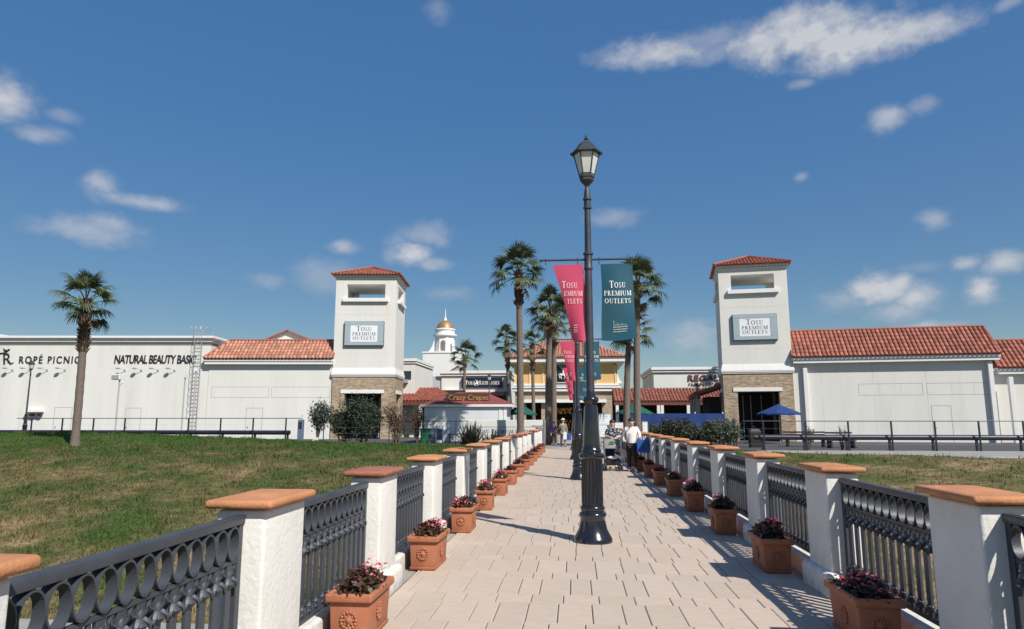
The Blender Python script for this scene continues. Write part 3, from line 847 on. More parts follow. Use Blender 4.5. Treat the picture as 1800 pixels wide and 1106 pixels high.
# ------------------------------------------------------------------ lamp posts and banners
def lamp_meshes():
    M = {}
    M['base'] = MB().lathe([(.262,0),(.262,.03),(.25,.06),(.225,.10),(.19,.17),(.172,.26),(.165,.31),(.178,.325),(.186,.35),(.178,.375),(.158,.385),(.155,.405),(.164,.415),(.164,.45),(.155,.46),(.148,.47)], 32).mesh('base', BLACK, 50)
    sh = MB()
    n = 48; prof = [.475, 1.08]
    vs, fs = [], []
    for z in (.475, .50, 1.06, 1.085):
        for i in range(n):
            a = 2*math.pi*i/n
            rr = .146 - (.009 if (i % 4) in (1,2) and .49 < z < 1.07 else 0)
            vs.append((rr*math.cos(a), rr*math.sin(a), z))
    for k in range(3):
        for i in range(n):
            j = (i+1) % n; fs.append((k*n+i,k*n+j,(k+1)*n+j,(k+1)*n+i))
    sh.add(vs, fs); M['fluted_shaft'] = sh.mesh('fluted_shaft', BLACK, 50)
    M['upper_base'] = MB().lathe([(.148,1.08),(.165,1.095),(.178,1.12),(.172,1.15),(.14,1.165),(.128,1.175),(.134,1.195),(.128,1.215),(.120,1.225),(.118,1.28),(.108,1.5),(.094,1.76),(.09,1.79),(.07,1.80),(.07,1.815),(.106,1.86),(.112,1.885),(.10,1.91),(.07,1.93),(.066,1.97),(.057,2.0)], 28).mesh('upper_base', BLACK, 50)
    M['pole'] = MB().lathe([(.056,1.99),(.054,3.0),(.05,3.78),(.047,4.0),(.042,4.62)], 18).mesh('pole', BLACKM, 50)
    M['collar'] = MB().lathe([(.05,3.70),(.062,3.715),(.062,3.74),(.056,3.75),(.056,3.92),(.072,3.93),(.072,3.955),(.05,3.97)], 18).mesh('collar', BLACKM, 40)
    M['neck_ring'] = MB().lathe([(.045,4.60),(.06,4.61),(.06,4.63),(.048,4.64),(.048,4.73),(.062,4.74),(.062,4.76),(.05,4.77),(.04,4.88),(.024,4.93)], 18).mesh('neck_ring', BLACKM, 40)
    M['arm'] = MB().tube([(.05,0,3.86),(.66,0,3.86)], .015, 8).ball((.67,0,3.86), .024, 8, 6).box(.145,.157,-.02,.02,3.79,3.885).box(.60,.612,-.02,.02,3.79,3.885).mesh('arm', BLACKM, 50)
    # lantern, six-sided
    M['lantern_cup'] = MB().lathe([(.024,4.92),(.03,4.95),(.075,5.0),(.10,5.03),(.10,5.06),(.112,5.075),(.112,5.10),(.10,5.105)], 6).mesh('lantern_cup', BLACKM, 20)
    M['lantern_roof'] = MB().lathe([(.19,5.445),(.238,5.43),(.238,5.45),(.20,5.475),(.15,5.53),(.10,5.60),(.05,5.635),(.03,5.645)], 6).mesh('lantern_roof', BLACKM, 20)
    M['finial'] = MB().lathe([(.012,5.64),(.03,5.655),(.034,5.67),(.02,5.685),(.012,5.69),(.017,5.71),(.004,5.76)], 10).mesh('finial', BLACKM, 40)
    fr = MB(); panes = []
    for i in range(6):
        a = 2*math.pi*i/6; b2 = 2*math.pi*(i+1)/6
        p0 = Vector((.104*math.cos(a), .104*math.sin(a), 5.10)); p1 = Vector((.19*math.cos(a), .19*math.sin(a), 5.445))
        q0 = Vector((.104*math.cos(b2), .104*math.sin(b2), 5.10)); q1 = Vector((.19*math.cos(b2), .19*math.sin(b2), 5.445))
        fr.tube([p0, p1], .0095, 5); fr.tube([p0.lerp(p1,.06), q0.lerp(q1,.06)], .008, 4); fr.tube([p0.lerp(p1,.95), q0.lerp(q1,.95)], .010, 4)
        pb = MB(); k = Vector((.985,.985,1))
        pb.add([p0*k, q0*k, q1*k, p1*k], [(0,1,2,3)]); kk = Vector((.96,.96,1)); pb.add([p0*kk, p1*kk, q1*kk, q0*kk], [(0,1,2,3)])
        panes.append(pb.mesh('glass_pane', GLASS))
    M['lantern_frame'] = fr.mesh('lantern_frame', BLACKM, 40)
    M['panes'] = panes
    return M
LM = lamp_meshes()
def lamp(name, label, loc, group, arms=True, rz=0.0):
    t = thing(name, label, 'lamp post', loc, rz, group)
    for k in ('base','fluted_shaft','upper_base','pole'): obj(k, LM[k], t)
    obj('neck_ring', LM['neck_ring'], t)
    if arms:
        obj('collar', LM['collar'], t); obj('banner_arm', LM['arm'], t); obj('banner_arm', LM['arm'], t, scale=(-1,1,1))
    f = obj('lantern', LM['lantern_frame'], t); obj('cup', LM['lantern_cup'], f); obj('roof', LM['lantern_roof'], f); obj('finial', LM['finial'], f)
    for p in LM['panes']: obj('glass_pane', p, f)
    return t

def banner_shapes():
    zt, zb = 3.79, 2.70
    def teal(x, y, lift=0.0):          # x from .17 to .62, y = height; the cloth bellies out a little
        u = (x-.17)/.45; v = (zt-y)/(zt-zb)
        return (x + .035*v*v*(u*.7+.3) + .012*math.sin(v*5)*(1-u), -.03*math.sin(math.pi*u)*math.sin(math.pi*min(1,v*1.05)) - .016*math.sin(4.2*v+3*u) - .03*u*v*v - lift - .0015, y - .02*math.sin(math.pi*u)*v + .03*u*v*v)
    def grid(fn, x0, x1, nx=12, nz=24, th=.0012):
        b = MB(); vs = []; fs = []
        for j in range(nz+1):
            for i in range(nx+1):
                x = x0(j/nz)+(x1(j/nz)-x0(j/nz))*i/nx; y = zt+(zb-zt)*j/nz
                p = fn(x, y); vs.append((p[0], p[1]+.004, p[2]))
        for j in range(nz):
            for i in range(nx): fs.append((j*(nx+1)+i, j*(nx+1)+i+1, (j+1)*(nx+1)+i+1, (j+1)*(nx+1)+i))
        b.add(vs, fs); return b
    cl = grid(teal, lambda v: .17, lambda v: .62)
    T = {'cloth': cl.mesh('cloth', TEAL, 180)}
    def lett(fn, rows, small, x0s):
        b = MB()
        for line, h, first, y, kw in rows:
            ps, w = serif_polys(line, h, first, .07)
            xs = kw.get('width', w)/w
            o = kw['cx']-w*xs/2 if 'cx' in kw else kw['x1']-w*xs
            for i, q in enumerate(ps):
                b.add([fn(o+p[0]*xs, y+p[1], .003+.0003*(i % 7)) for p in q], [(0,1,2,3)])
        return b
    tl = lett(teal, [('TOSU', .075, 1.3, 3.445, dict(cx=.395, width=.235)), ('PREMIUM', .068, 1.0, 3.333, dict(cx=.395, width=.395)), ('OUTLETS', .066, 1.0, 3.225, dict(cx=.395, width=.375))], None, None)
    T['lettering'] = tl.mesh('lettering', WHITEP)
    sm = MB()                             # the small emblem and three lines of fine print near the foot
    r = random.Random(2)
    for y, h in ((2.885,.014),(2.852,.014),(2.82,.014)):
        x = .325
        while x < .50:
            w = r.uniform(.006,.013); sm.add([teal(x,y,.003), teal(x+w,y,.003), teal(x+w,y+h*r.uniform(.7,1.2),.003), teal(x,y+h,.003)], [(0,1,2,3)]); x += w+r.uniform(.003,.007)
    T['small_print'] = sm.mesh('small_print', mat('fine_print', (.5,.56,.58), .6))
    em = MB()
    for x0, x1, y0, y1 in ((.325,.345,2.91,2.965),(.345,.37,2.91,2.935),(.37,.40,2.91,2.945),(.40,.43,2.91,2.93),(.43,.455,2.91,2.942),(.455,.50,2.91,2.926)):
        em.add([teal(x0,y0,.003), teal(x1-.004,y0,.003), teal(x1-.004,y1,.003), teal(x0,y1,.003)], [(0,1,2,3)])
    em.add([teal(.322,2.965,.003), teal(.348,2.965,.003), teal(.335,2.99,.003)], [(0,1,2)])
    T['emblem'] = em.mesh('emblem', PALEPRINT)
    # pink banner, twisted by the wind: its left edge is folded back behind the front
    def lx(v): return -.505 + .275*v + .02*math.sin(math.pi*v)
    def rx(v): return -.075 + .05*min(1, v*1.6)
    def pink(x, y, lift=0.0):
        v = (zt-y)/(zt-zb); u = (x-lx(v))/(rx(v)-lx(v)); vv = v**1.3
        return (x, -.055*math.sin(math.pi*min(1,max(0,u)))*v - .02*math.sin(5*v+2*u) + .05*(1-u)*vv - lift - .0015, y)
    pf = grid(pink, lx, rx)
    def back(x, y):
        v = (zt-y)/(zt-zb); u = (x-lx(v))/.5; p = pink(lx(v), y)
        k = max(0.001, .43 - (rx(v)-lx(v)))
        return (lx(v) + (x-lx(v)), p[1] + .02 + .16*u*2, y)
    pb = grid(back, lx, lambda v: lx(v) + max(.002, (.43-(rx(v)-lx(v)))*.75))
    Q = {'cloth': pf.mesh('cloth', PINK, 180), 'folded_edge': pb.mesh('folded_edge', PINK, 180)}
    pl = lett(pink, [('TOSU', .075, 1.3, 3.45, dict(x1=-.155, width=.225)), ('EMIUM', .066, 1.0, 3.338, dict(x1=-.085, width=.265)), ('TLETS', .064, 1.0, 3.228, dict(x1=-.09, width=.222))], None, None)
    Q['lettering'] = pl.mesh('lettering', mat('pale_pink_print', (.9,.62,.62), .6, .03, 2))
    sp = MB()
    for y in (2.915,2.882,2.85,2.82):
        sp.add([pink(-.215,y,.003), pink(-.165,y,.003), pink(-.17,y+.012,.003), pink(-.22,y+.012,.003)], [(0,1,2,3)])
    Q['small_print'] = sp.mesh('small_print', mat('pale_pink_print', (.9,.62,.62)))
    return T, Q
BT, BQ = banner_shapes()
lamps = [((.225, 9.54, 0), 'front tall black lamp post standing mid bridge with pink and teal banners', 'front'),
         ((.10, 19.24, 0), 'middle black lamp post on the bridge, just behind the front one', 'middle'),
         ((.03, 28.9, 0), 'third black lamp post on the bridge, hidden behind the two nearer posts', 'third'),
         ((-.02, 38.4, 0), 'farthest black lamp post, at the mall end of the bridge', 'farthest')]
for loc, lab, w in lamps:
    lamp('lamp_post', lab, loc, 'lamp posts down the middle of the bridge')
    for nm, SH, word in (('pink_banner', BQ, 'pink wind-twisted banner lettered in white, left'), ('teal_banner', BT, 'dark teal hanging banner lettered in white, right')):
        t = thing(nm, f'{word} of the {w} bridge lamp post', 'banner', loc, 0, nm.split('_')[0] + ' banners on the lamp posts')
        for k, me in SH.items():
            o_ = obj(k, me, t)
            if k in ('lettering', 'small_print', 'emblem'): o_['kind'] = 'stuff'
lamp('street_lamp', 'black street lamp on the grass bank in front of the long white store', (-38.2, 45, .1), None, False)
lamp('street_lamp', 'black lamp post in front of the navy shop sign', (-7.45, 60, 0), None, False)
lamp('street_lamp', 'thin black lamp post before the white store with brown letters', (10.5, 60, -.9), None, False)

# ------------------------------------------------------------------ roof tiles
def tile_face(b, p0, p1, q0, q1, tw=.30, tl=.42, cap=None):
    """Barrel tiles on the roof face p0-p1 (eave) to q0-q1 (ridge); pieces whose centre falls outside are left out."""
    p0, p1, q0, q1 = map(Vector, (p0, p1, q0, q1))
    e = (p1-p0); W = e.length; ex = e/W
    up = (q0+q1)/2 - (p0+p1)/2
    up -= ex*up.dot(ex); Hh = up.length; uy = up/Hh
    nz = ex.cross(uy).normalized()
    if nz.z < 0: nz = -nz
    nx, ny = max(1, round(W/tw)), max(1, round(Hh/tl))
    w, l = W/nx, Hh/ny
    l0, r0 = 0.0, W
    lq, rq = (q0-p0).dot(ex), (q1-p0).dot(ex)
    for j in range(ny):
        for i in range(nx):
            cx, cy = (i+.5)*w, (j+.5)*l
            t = cy/Hh
            if cx < l0+(lq-l0)*t-.02 or cx > r0+(rq-r0)*t+.02: continue
            vs = []
            for k, (y, h) in enumerate(((cy-l*.56, .05), (cy+l*.5, .015))):
                for a in range(5):
                    th = math.pi*a/4
                    vs.append(p0 + ex*(cx - math.cos(th)*w*.42) + uy*y + nz*(h + math.sin(th)*w*.30))
            b.add(vs, [(a, a+1, a+6, a+5) for a in range(4)] + [(0,1,2,3,4)])
    return b
def slab(b, p0, p1, q0, q1, th=.05):
    p = [Vector(x) for x in (p0,p1,q1,q0)]
    n = (p[1]-p[0]).cross(p[3]-p[0]).normalized()
    if n.z < 0: n = -n
    vs = p + [x - n*th for x in p]
    b.add(vs, [(0,1,2,3),(7,6,5,4),(0,4,5,1),(1,5,6,2),(2,6,7,3),(3,7,4,0)])
    return b

# ------------------------------------------------------------------ the two gate towers
def tower(label, loc, rz, side):
    """side = +1: the open side face is at local x = W (left tower); -1: at x = 0."""
    W, D = 5.02, 4.7
    t = thing('gate_tower', label, 'tower', loc, rz, 'matching gate towers')
    # brick base
    b = MB(); zb = 5.1; th = .75
    b.box(0, 1.02, 0, th, -.2, zb); b.box(W-1.02, W, 0, th, -.2, zb); b.box(1.02, W-1.02, 0, th, 3.78, zb)
    b.box(0, 1.02, D-th, D, -.2, zb); b.box(W-1.02, W, D-th, D, -.2, zb); b.box(1.02, W-1.02, D-th, D, 3.78, zb)
    for x0, x1, op in ((0, th, side < 0), (W-th, W, side > 0)):
        if op: b.box(x0, x1, th, 1.2, -.2, zb); b.box(x0, x1, D-1.2, D-th, -.2, zb); b.box(x0, x1, 1.2, D-1.2, 3.78, zb)
        else: b.box(x0, x1, th, D-th, -.2, zb)
    b.build('brick_base', BRICK, t)
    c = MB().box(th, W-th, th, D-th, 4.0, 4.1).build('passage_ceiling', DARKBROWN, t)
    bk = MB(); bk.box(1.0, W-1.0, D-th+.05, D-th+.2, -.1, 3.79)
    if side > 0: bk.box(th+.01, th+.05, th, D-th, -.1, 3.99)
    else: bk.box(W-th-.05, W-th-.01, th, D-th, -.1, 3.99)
    bk.build('passage_dark_lining', DARK, t)  # near-black lining added so the doorways read as dark inside
    dp = MB()
    for x in (1.7, 2.3, 3.1): dp.box(x, x+.06, D-th-.02, D-th+.04, 0, 3.6)
    dp.build('passage_mullion', GREYM, t)
    MB().box(th, W-th, .1, D-th, -.05, .02).build('passage_floor', ASPH, t)
    l = MB(); l.box(.7, W-.8, -.06, .3, 3.76, 4.05); l.build('lintel', TRIM, t)
    xs = W if side > 0 else 0
    l = MB(); l.box(xs-.3*(side > 0)-.06*(side < 0), xs+.06*(side > 0)+.3*(side < 0), .95, D-.95, 3.76, 4.05); l.build('lintel', TRIM, t)
    l = MB(); l.box(-.07, W+.07, -.07, D+.07, 5.1, 5.2); l.box(-.11, W+.11, -.11, D+.11, 5.2, 5.29); l.frustum((-.13,W+.13,-.13,D+.13), 5.3, (-.03,W+.03,-.03,D+.03), 5.8)
    l.build('string_course', TRIM, t, None, .012, 1)
    # rendered shaft with open belfry
    s = MB(); w = .4; z0, z1, z2 = 11.55, 12.75, 13.2
    s.box(0, W, 0, D, 5.78, z0)
    xa, xb, ya, yb = .92, W-.94, .95, D-.95
    for x0, x1 in ((0, xa), (xb, W)): s.box(x0, x1, 0, w, z0, z2); s.box(x0, x1, D-w, D, z0, z2)
    s.box(xa, xb, 0, w, z1, z2); s.box(xa, xb, D-w, D, z1, z2)
    for x0, x1 in ((0, w), (W-w, W)): s.box(x0, x1, w, ya, z0, z2); s.box(x0, x1, yb, D-w, z0, z2); s.box(x0, x1, ya, yb, z1, z2)
    s.build('rendered_shaft', PLASTER, t)
    MB().box(w, W-w, w, D-w, z1+.02, z1+.1).build('belfry_ceiling', PLASTER, t)
    for nm, bx in (('sill', (xa-.3, xb+.3, -.24, .05)), ):
        MB().box(bx[0], bx[1], bx[2], bx[3], z0-.3, z0+.01).build('sill', TRIM, t, None, .015, 1)
    MB().box(*( (W-.05, W+.24) if side > 0 else (-.24, .05)), ya-.25, yb+.25, z0-.3, z0+.01).build('sill', TRIM, t, None, .015, 1)
    g = MB()                                           # movement joints of the render
    g.box(W/2-.012, W/2+.012, -.003, .05, 9.7, 11.2); g.box(W/2-.012, W/2+.012, -.003, .05, 5.85, 7.5)
    g.box(.02, W-.02, -.003, .05, 10.2, 10.225); g.box(.02, W-.02, -.003, .05, 7.0, 7.02)
    g.build('render_joint', JOINTW, t)
    if side > 0:
        st = MB().add([(xb+.1,-.0025,11.22),(xb+.34,-.0025,11.22),(xb+.27,-.0025,10.1),(xb+.16,-.0025,9.75)], [(0,1,2,3)])
        st.build('rust_stain', mat('rust_stain', (.66,.6,.46), .9, .12, 3), t)
    # sign
    sg = MB(); sg.box(.86, W-.92, -.20, .03, 7.6, 9.62); so = sg.build('sign_box', SIGNEDGE, t)
    so['label'] = 'framed sign box'
    f = MB(); x0, x1, zz0, zz1 = .9, W-.96, 7.64, 9.58
    for a in ((x0,x1,zz0,zz0+.3),(x0,x1,zz1-.3,zz1),(x0,x0+.48,zz0+.3,zz1-.3),(x1-.48,x1,zz0+.3,zz1-.3)): f.box(a[0],a[1],-.235,-.19,a[2],a[3])
    f.build('sign_border', SIGNGREY, so, None, .02, 1)
    MB().box(x0+.48, x1-.48, -.222, -.19, zz0+.3, zz1-.3).build('sign_face', SIGNWHITE, so)
    cx = (x0+x1)/2
    pl = lambda x, y, lift: (x, -.226-lift, y)
    serif_text('TOSU', .33, pl, INKNAVY, so, cx=cx, y=8.80, first=1.28, width=1.28)
    serif_text('PREMIUM', .27, pl, INKNAVY, so, cx=cx, y=8.44, width=1.92)
    serif_text('OUTLETS', .26, pl, INKNAVY, so, cx=cx, y=8.10, width=1.85)
    # eaves and roof
    e = MB(); e.box(-.06, W+.06, -.06, D+.06, 13.2, 13.3); e.box(-.14, W+.14, -.14, D+.14, 13.36, 13.5); e.build('eaves_band', TRIM, t)
    d = MB()
    k = 0
    while -.02+k*.24 < W: d.box(-.02+k*.24, .10+k*.24, -.13, 0, 13.29, 13.37); k += 1
    k = 0
    while -.02+k*.24 < D:
        for xx in ((-.13, 0), (W, W+.13)): d.box(xx[0], xx[1], -.02+k*.24, .10+k*.24, 13.29, 13.37)
        k += 1
    d.build('dentils', TRIM, t)['kind'] = 'stuff'
    o = .34; z = 13.5; A = (W/2, D/2, 14.62)
    c4 = [(-o,-o,z), (W+o,-o,z), (W+o,D+o,z), (-o,D+o,z)]
    r = MB(); r.add(c4+[A], [(0,1,4),(1,2,4),(2,3,4),(3,0,4),(3,2,1,0)]); ro = r.build('roof', RIDGE, t)
    tb = MB()
    for i in range(4): tile_face(tb, c4[i], c4[(i+1) % 4], A, A, .26, .34)
    tb.build('roof_tiles', TILE, ro, 50)['kind'] = 'stuff'
    rb = MB()
    for q in c4: rb.tube([Vector(q)+Vector((0,0,.1)), Vector(A)+Vector((0,0,.12))], .10, 6)
    rb.build('hip_ridges', RIDGE, ro)
    return t
A_LOC, A_ROT = (-19.52, 54.0, 0), R(5.5)
A_WING = (-19.52 + .85*math.sin(R(5.5)), 54.0 - .85*math.cos(R(5.5)), 0)
A_STORE = (A_WING[0] + .45*math.cos(R(5.5)), A_WING[1] + .45*math.sin(R(5.5)), 0)
B_LOC, B_ROT = (11.333, 53.5, 0), R(-8)
B_WING = (11.333 - .8*math.sin(R(8)), 53.5 - .8*math.cos(R(8)), 0)
tower('white gate tower on a brick base left of the bridge, rust streak under its belfry', A_LOC, A_ROT, 1)
tower('white gate tower on a brick base right of the bridge, blue parasol before its doorway', B_LOC, B_ROT, -1)

# ------------------------------------------------------------------ wings beside the towers
def panel_frame(b, x0, x1, z0, z1, y, w=.03):
    b.box(x0, x1, y-.006, y+.03, z1-w, z1); b.box(x0, x1, y-.006, y+.03, z0, z0+w)
    b.box(x0, x0+w, y-.006, y+.03, z0+w, z1-w); b.box(x1-w, x1, y-.006, y+.03, z0+w, z1-w)
def service_door(t, x0, x1, z1, y):
    b = MB(); panel_frame(b, x0-.05, x1+.05, .0, z1+.05, y, .045)
    f = b.build('door_frame', SEAM, t)
    d = MB().box(x0, x1, y-.004, y+.03, .02, z1).build('door', PLASTER, t)
    MB().box(x0+.12, x0+.2, y-.05, y, 1.0, 1.14).build('handle', GREYM, d)
def mansard(t, x0, x1, y0, z0, run, rise, hip_l=0.0, hip_r=0.0, tm=None):
    """A tiled slope along the front, white fascia below, flat roof behind."""
    f = MB(); f.box(x0, x1, y0, y0+.5, z0-.42, z0-.2); f.box(x0-.04, x1+.04, y0-.07, y0+.5, z0-.19, z0); f.build('fascia', TRIM, t)
    ed = MB(); k = x0
    p0, p1, q0, q1 = (x0-.06, y0-.14, z0+.02), (x1+.06, y0-.14, z0+.02), (x0+hip_l, y0+run, z0+rise), (x1-hip_r, y0+run, z0+rise)
    r = MB(); slab(r, p0, p1, q0, q1, .06)
    r.add([p0, q0, (x0+hip_l, y0+run+.4, z0+rise), (x0-.06, y0+run+.4, z0+.02)], [(0,1,2,3)])
    r.add([p1, q1, (x1-hip_r, y0+run+.4, z0+rise), (x1+.06, y0+run+.4, z0+.02)], [(3,2,1,0)])
    ro = r.build('roof', RIDGE, t)
    tb = MB(); tile_face(tb, p0, p1, q0, q1, .30, .40); tb.build('roof_tiles', tm or TILE, ro, 50)['kind'] = 'stuff'
    rb = MB(); up = Vector((0,0,.07))
    rb.tube([Vector(q0)+up, Vector(q1)+up], .11, 6); rb.tube([Vector(p0)+up, Vector(q0)+up], .1, 6); rb.tube([Vector(p1)+up, Vector(q1)+up], .1, 6)
    rb.build('ridge_tiles', RIDGE, ro)

t = thing('store_wing', 'white store wing with tiled mansard roof joined to the left gate tower', 'building', A_WING, A_ROT)
MB().box(-10.1, -.03, 1.0, 12, -.2, 6.2).build('wall', PLASTER, t)
mansard(t, -10.35, -.03, .62, 6.52, 1.5, 1.62, 1.35, 0, TILE2)
b = MB()
panel_frame(b, -9.8, -5.15, 3.42, 4.3, 1.0); panel_frame(b, -4.95, -.2, 3.42, 4.3, 1.0)
b.build('recessed_panel', SEAM, t)
b = MB()
for x in (-7.4, -3.8): b.box(x, x+.025, .995, 1.03, 0, 3.4); b.box(x, x+.025, .995, 1.03, 4.32, 6.1)
b.build('panel_seam', JOINTW, t)
service_door(t, -6.85, -5.6, 2.55, 1.0)

t = thing('long_store', 'long white flat roofed store carrying two dark shop names on its wall', 'building', A_STORE, A_ROT)
MB().box(-55, -10.55, 1.05, 14, -.2, 7.9).build('wall', PLASTER, t)
c = MB(); c.box(-55.05, -10.48, .97, 14.05, 7.86, 7.94)
c.frustum((-55.1,-10.43,.9,14.1), 7.98, (-55.2,-10.33,.8,14.2), 8.14); c.box(-55.15,-10.38,.85,14.15, 7.94, 7.98); c.box(-55.28, -10.25, .72, 14.28, 8.16, 8.22); c.box(-55.32, -10.21, .66, 14.32, 8.24, 8.42)
c.build('cornice', TRIM, t)
c = MB(); c.box(-55.03, -10.5, .985, 14.03, 7.74, 7.80); c.build('cornice_shadow_band', SEAM, t)  # grey strip coloured to stand for the shadow line below the cornice
b = MB()
x = -53.5
while x < -11: b.box(x, x+.02, 1.046, 1.08, 0, 7.7); x += 2.93
b.build('panel_seam', JOINTW, t)
service_door(t, -17.05, -15.85, 2.55, 1.05); service_door(t, -22.75, -21.4, 2.6, 1.05)
_o = text('NATURAL BEAUTY BASIC', .70, INK, t, (-18.35, 1.03, 6.2), 1, .04, .08, .012, .9, 'shop_lettering'); _o.scale = (.665, 1, 1); split_letters(_o)
_o = text('ROPÉ PICNIC', .60, INK, t, (-26.1, 1.03, 6.2), 1, .04, 0, .004, 1.28, 'shop_lettering'); _o.scale = (.83, 1, 1); split_letters(_o)
m = text('R', .95, INK, t, (-27.4, 1.03, 6.1), 1, .04, -.12, -.01, 1, 'shop_monogram')
b = MB()                                        # flourishes and the bird on the monogram
b.tube([(-28.1,1.02,6.75),(-27.75,1.02,6.98),(-27.35,1.02,7.03),(-26.95,1.02,6.95)], [.03,.06,.06,.03], 5)
b.tube([(-26.98,1.02,6.3),(-26.7,1.02,6.15),(-26.45,1.02,6.25)], [.04,.05,.02], 5)
b.ball((-27.2,1.02,7.2), (.2,.05,.12), 8, 5); b.ball((-26.98,1.02,7.3), (.09,.05,.08), 8, 5); b.tube([(-27.3,1.02,7.22),(-27.45,1.02,7.42)], [.07,.02], 5)
b.build('monogram_bird', INK, t)
def wall_lamp(t, x, z):
    a = MB(); a.tube([(x,1.05,z),(x-.05,.85,z+.05),(x-.30,.66,z+.13)], .02, 5); a.box(x-.06,x+.06,1.0,1.05,z-.08,z+.08)
    o = a.build('wall_lamp', GREYM, t)
    h = MB(); h.ball((x-.36,.62,z+.14), (.2,.16,.075), 8, 5); h.build('lamp_head', GREYM, o)
for x in (-26.5, -25.1, -23.7, -22.25): wall_lamp(t, x, 5.64)
for x in (-17.4, -16.05, -14.7, -13.35): wall_lamp(t, x, 5.62)
b = MB().box(-24.9, -23.6, .55, 1.04, 2.25, 2.42).build('canopy', TRIM, t)
b = MB().box(-24.6,-24.35,.75,1.04,1.95,2.1); b.box(-23.95,-23.7,.75,1.04,1.95,2.1); b.build('flood_lamp', INK, t)

t = thing('caged_ladder', 'grey caged roof ladder fixed to the long white store', 'ladder', A_STORE, A_ROT)
x0, x1 = -11.75, -11.2
b = MB(); b.tube([(x0,.85,.2),(x0,.85,9.1)], .022, 5); b.tube([(x1,.85,.2),(x1,.85,9.1)], .022, 5); b.build('side_rails', GREYM, t)
rm = MB().tube([(x0,.85,0),(x1,.85,0)], .018, 4).mesh('rung', GREYM)
for k in range(28): obj('rung', rm, t, (0,0,.5+.3*k))
xm = (x0+x1)/2
hp = MB(); pts = [(xm+.36*math.cos(a), .85-.55*math.sin(a), 0) for a in np.linspace(.0, math.pi, 9)]; hp.tube(pts, .013, 4); hm = hp.mesh('cage_hoop', GREYM)
for k in range(12): obj('cage_hoop', hm, t, (0,0,2.6+.6*k))
b = MB()
for a in (.5, 1.2, 1.95, 2.65): b.tube([(xm+.36*math.cos(a), .85-.55*math.sin(a), 2.6), (xm+.36*math.cos(a), .85-.55*math.sin(a), 9.15)], .011, 4)
for dx in (-.5,-.2,.1,.5): b.tube([(xm+dx,.7,9.0),(xm+dx*1.5,.8,9.2),(xm+dx*1.3,1.6,8.8)], .03, 4)
b.build('cage_bars', GREYM, t)

t = thing('gabled_roof_lantern', 'small red roofed white gable rising behind the tiled wing', 'building', A_LOC, A_ROT)
MB().prism([(-8.7,7.6),(-4.2,7.6),(-4.2,8.9),(-6.4,9.85),(-8.7,8.9)], 8.0, 15, 'y').build('gable_wall', PLASTER, t)
r = MB(); slab(r, (-9.0,7.7,8.86), (-9.0,15,8.86), (-6.4,7.7,9.98), (-6.4,15,9.98), .14); slab(r, (-3.7,7.7,8.86), (-3.7,15,8.86), (-6.4,7.7,9.98), (-6.4,15,9.98), .14); r.build('roof', RIDGE, t)
t = thing('pale_roofed_hall', 'pale low pitched metal roof behind the long white store', 'building', A_LOC, A_ROT)
MB().box(-75, -25, 16, 40, 0, 8.6).build('wall', PLASTER, t)
MB().prism([(-75,8.5),(-23,8.5),(-47,11.5),(-75,11.5)], 15.5, 41, 'y').build('roof', METALROOF, t)
MB().box(-31.4,-29.6,15.3,15.6,8.95,9.1).build('louvre', INKBROWN, t)

t = thing('right_store', 'white store with red tiled mansard joined to the right gate tower', 'building', B_WING, B_ROT)
MB().box(5.05, 18.28, 1.0, 12, -.2, 6.1).build('wall', PLASTER, t)
mansard(t, 5.05, 18.65, .55, 6.22, 1.9, 2.15, 0, .1)
b = MB(); panel_frame(b, 9.5, 13.75, 3.4, 4.25, 1.0); panel_frame(b, 14.0, 18.0, 3.4, 4.25, 1.0)
for x in (10.9,12.3,15.6,17.0): b.box(x,x+.012,.996,1.03,3.43,4.22)
b.build('recessed_panel', SEAM, t)
b = MB()
for x in (7.0, 10.5, 14.0): b.box(x, x+.025, .995, 1.03, 0, 3.38); b.box(x, x+.025, .995, 1.03, 4.28, 5.7)
b.build('panel_seam', JOINTW, t)
service_door(t, 14.2, 15.4, 2.6, 1.0)
def downpipe(t, x, z1): 
    MB().box(x, x+.3, .72, .998, .0, z1).build('downpipe', TRIM, t, None, .02, 1)
downpipe(t, 5.72, 5.45); downpipe(t, 17.92, 5.7)
t = thing('far_right_store', 'lower white store with red tiled roof at the right edge', 'building', B_WING, B_ROT)
MB().box(18.3, 40, 1.6, 12, -.2, 5.1).build('wall', PLASTER, t)
mansard(t, 18.72, 40, 1.15, 5.25, 1.9, 2.1, 0, 0)
downpipe(t, 19.1, 4.6)
b = MB(); b.box(22,22.02,1.595,1.63,0,4.8); panel_frame(b, 20.6, 24.6, 2.9, 3.7, 1.6); b.build('recessed_panel', SEAM, t)

# ------------------------------------------------------------------ middle: shops beyond the gate
t = thing('cupola_tower', 'white domed cupola tower with bronze dome and spire', 'tower', (-21, 110, 0))
MB().box(-3.0,3.1,-3,3,0,12.2).build('square_block', TRIM, t)
MB().box(-3.1,3.2,-3.1,3.1,12.2,12.45).build('block_cornice', TRIM, t)
d = MB(); d.lathe([(1.75,12.4),(1.62,15.2)], 8, phase=R(22.5)); dr = d.build('drum', TRIM, t)
for sx in (-1, 1):
    b = MB(); b.prism([(sx*1.5,12.45),(sx*2.6,12.45),(sx*2.1,12.9),(sx*1.75,13.6),(sx*1.5,14.4)], -1.6, -1.2, 'y'); b.build('scroll_buttress', TRIM, t)
w = MB(); w.prism([(-.36,12.75)]+[(.36,12.75),(.36,14.05)]+[(.36*math.cos(a),14.05+.36*math.sin(a)) for a in (.5,1.0,1.57,2.1,2.6)]+[(-.36,14.05)], -1.68, -1.55, 'y'); w.build('arched_opening', mat('shaded_louvre', (.16,.15,.14), .8), dr)
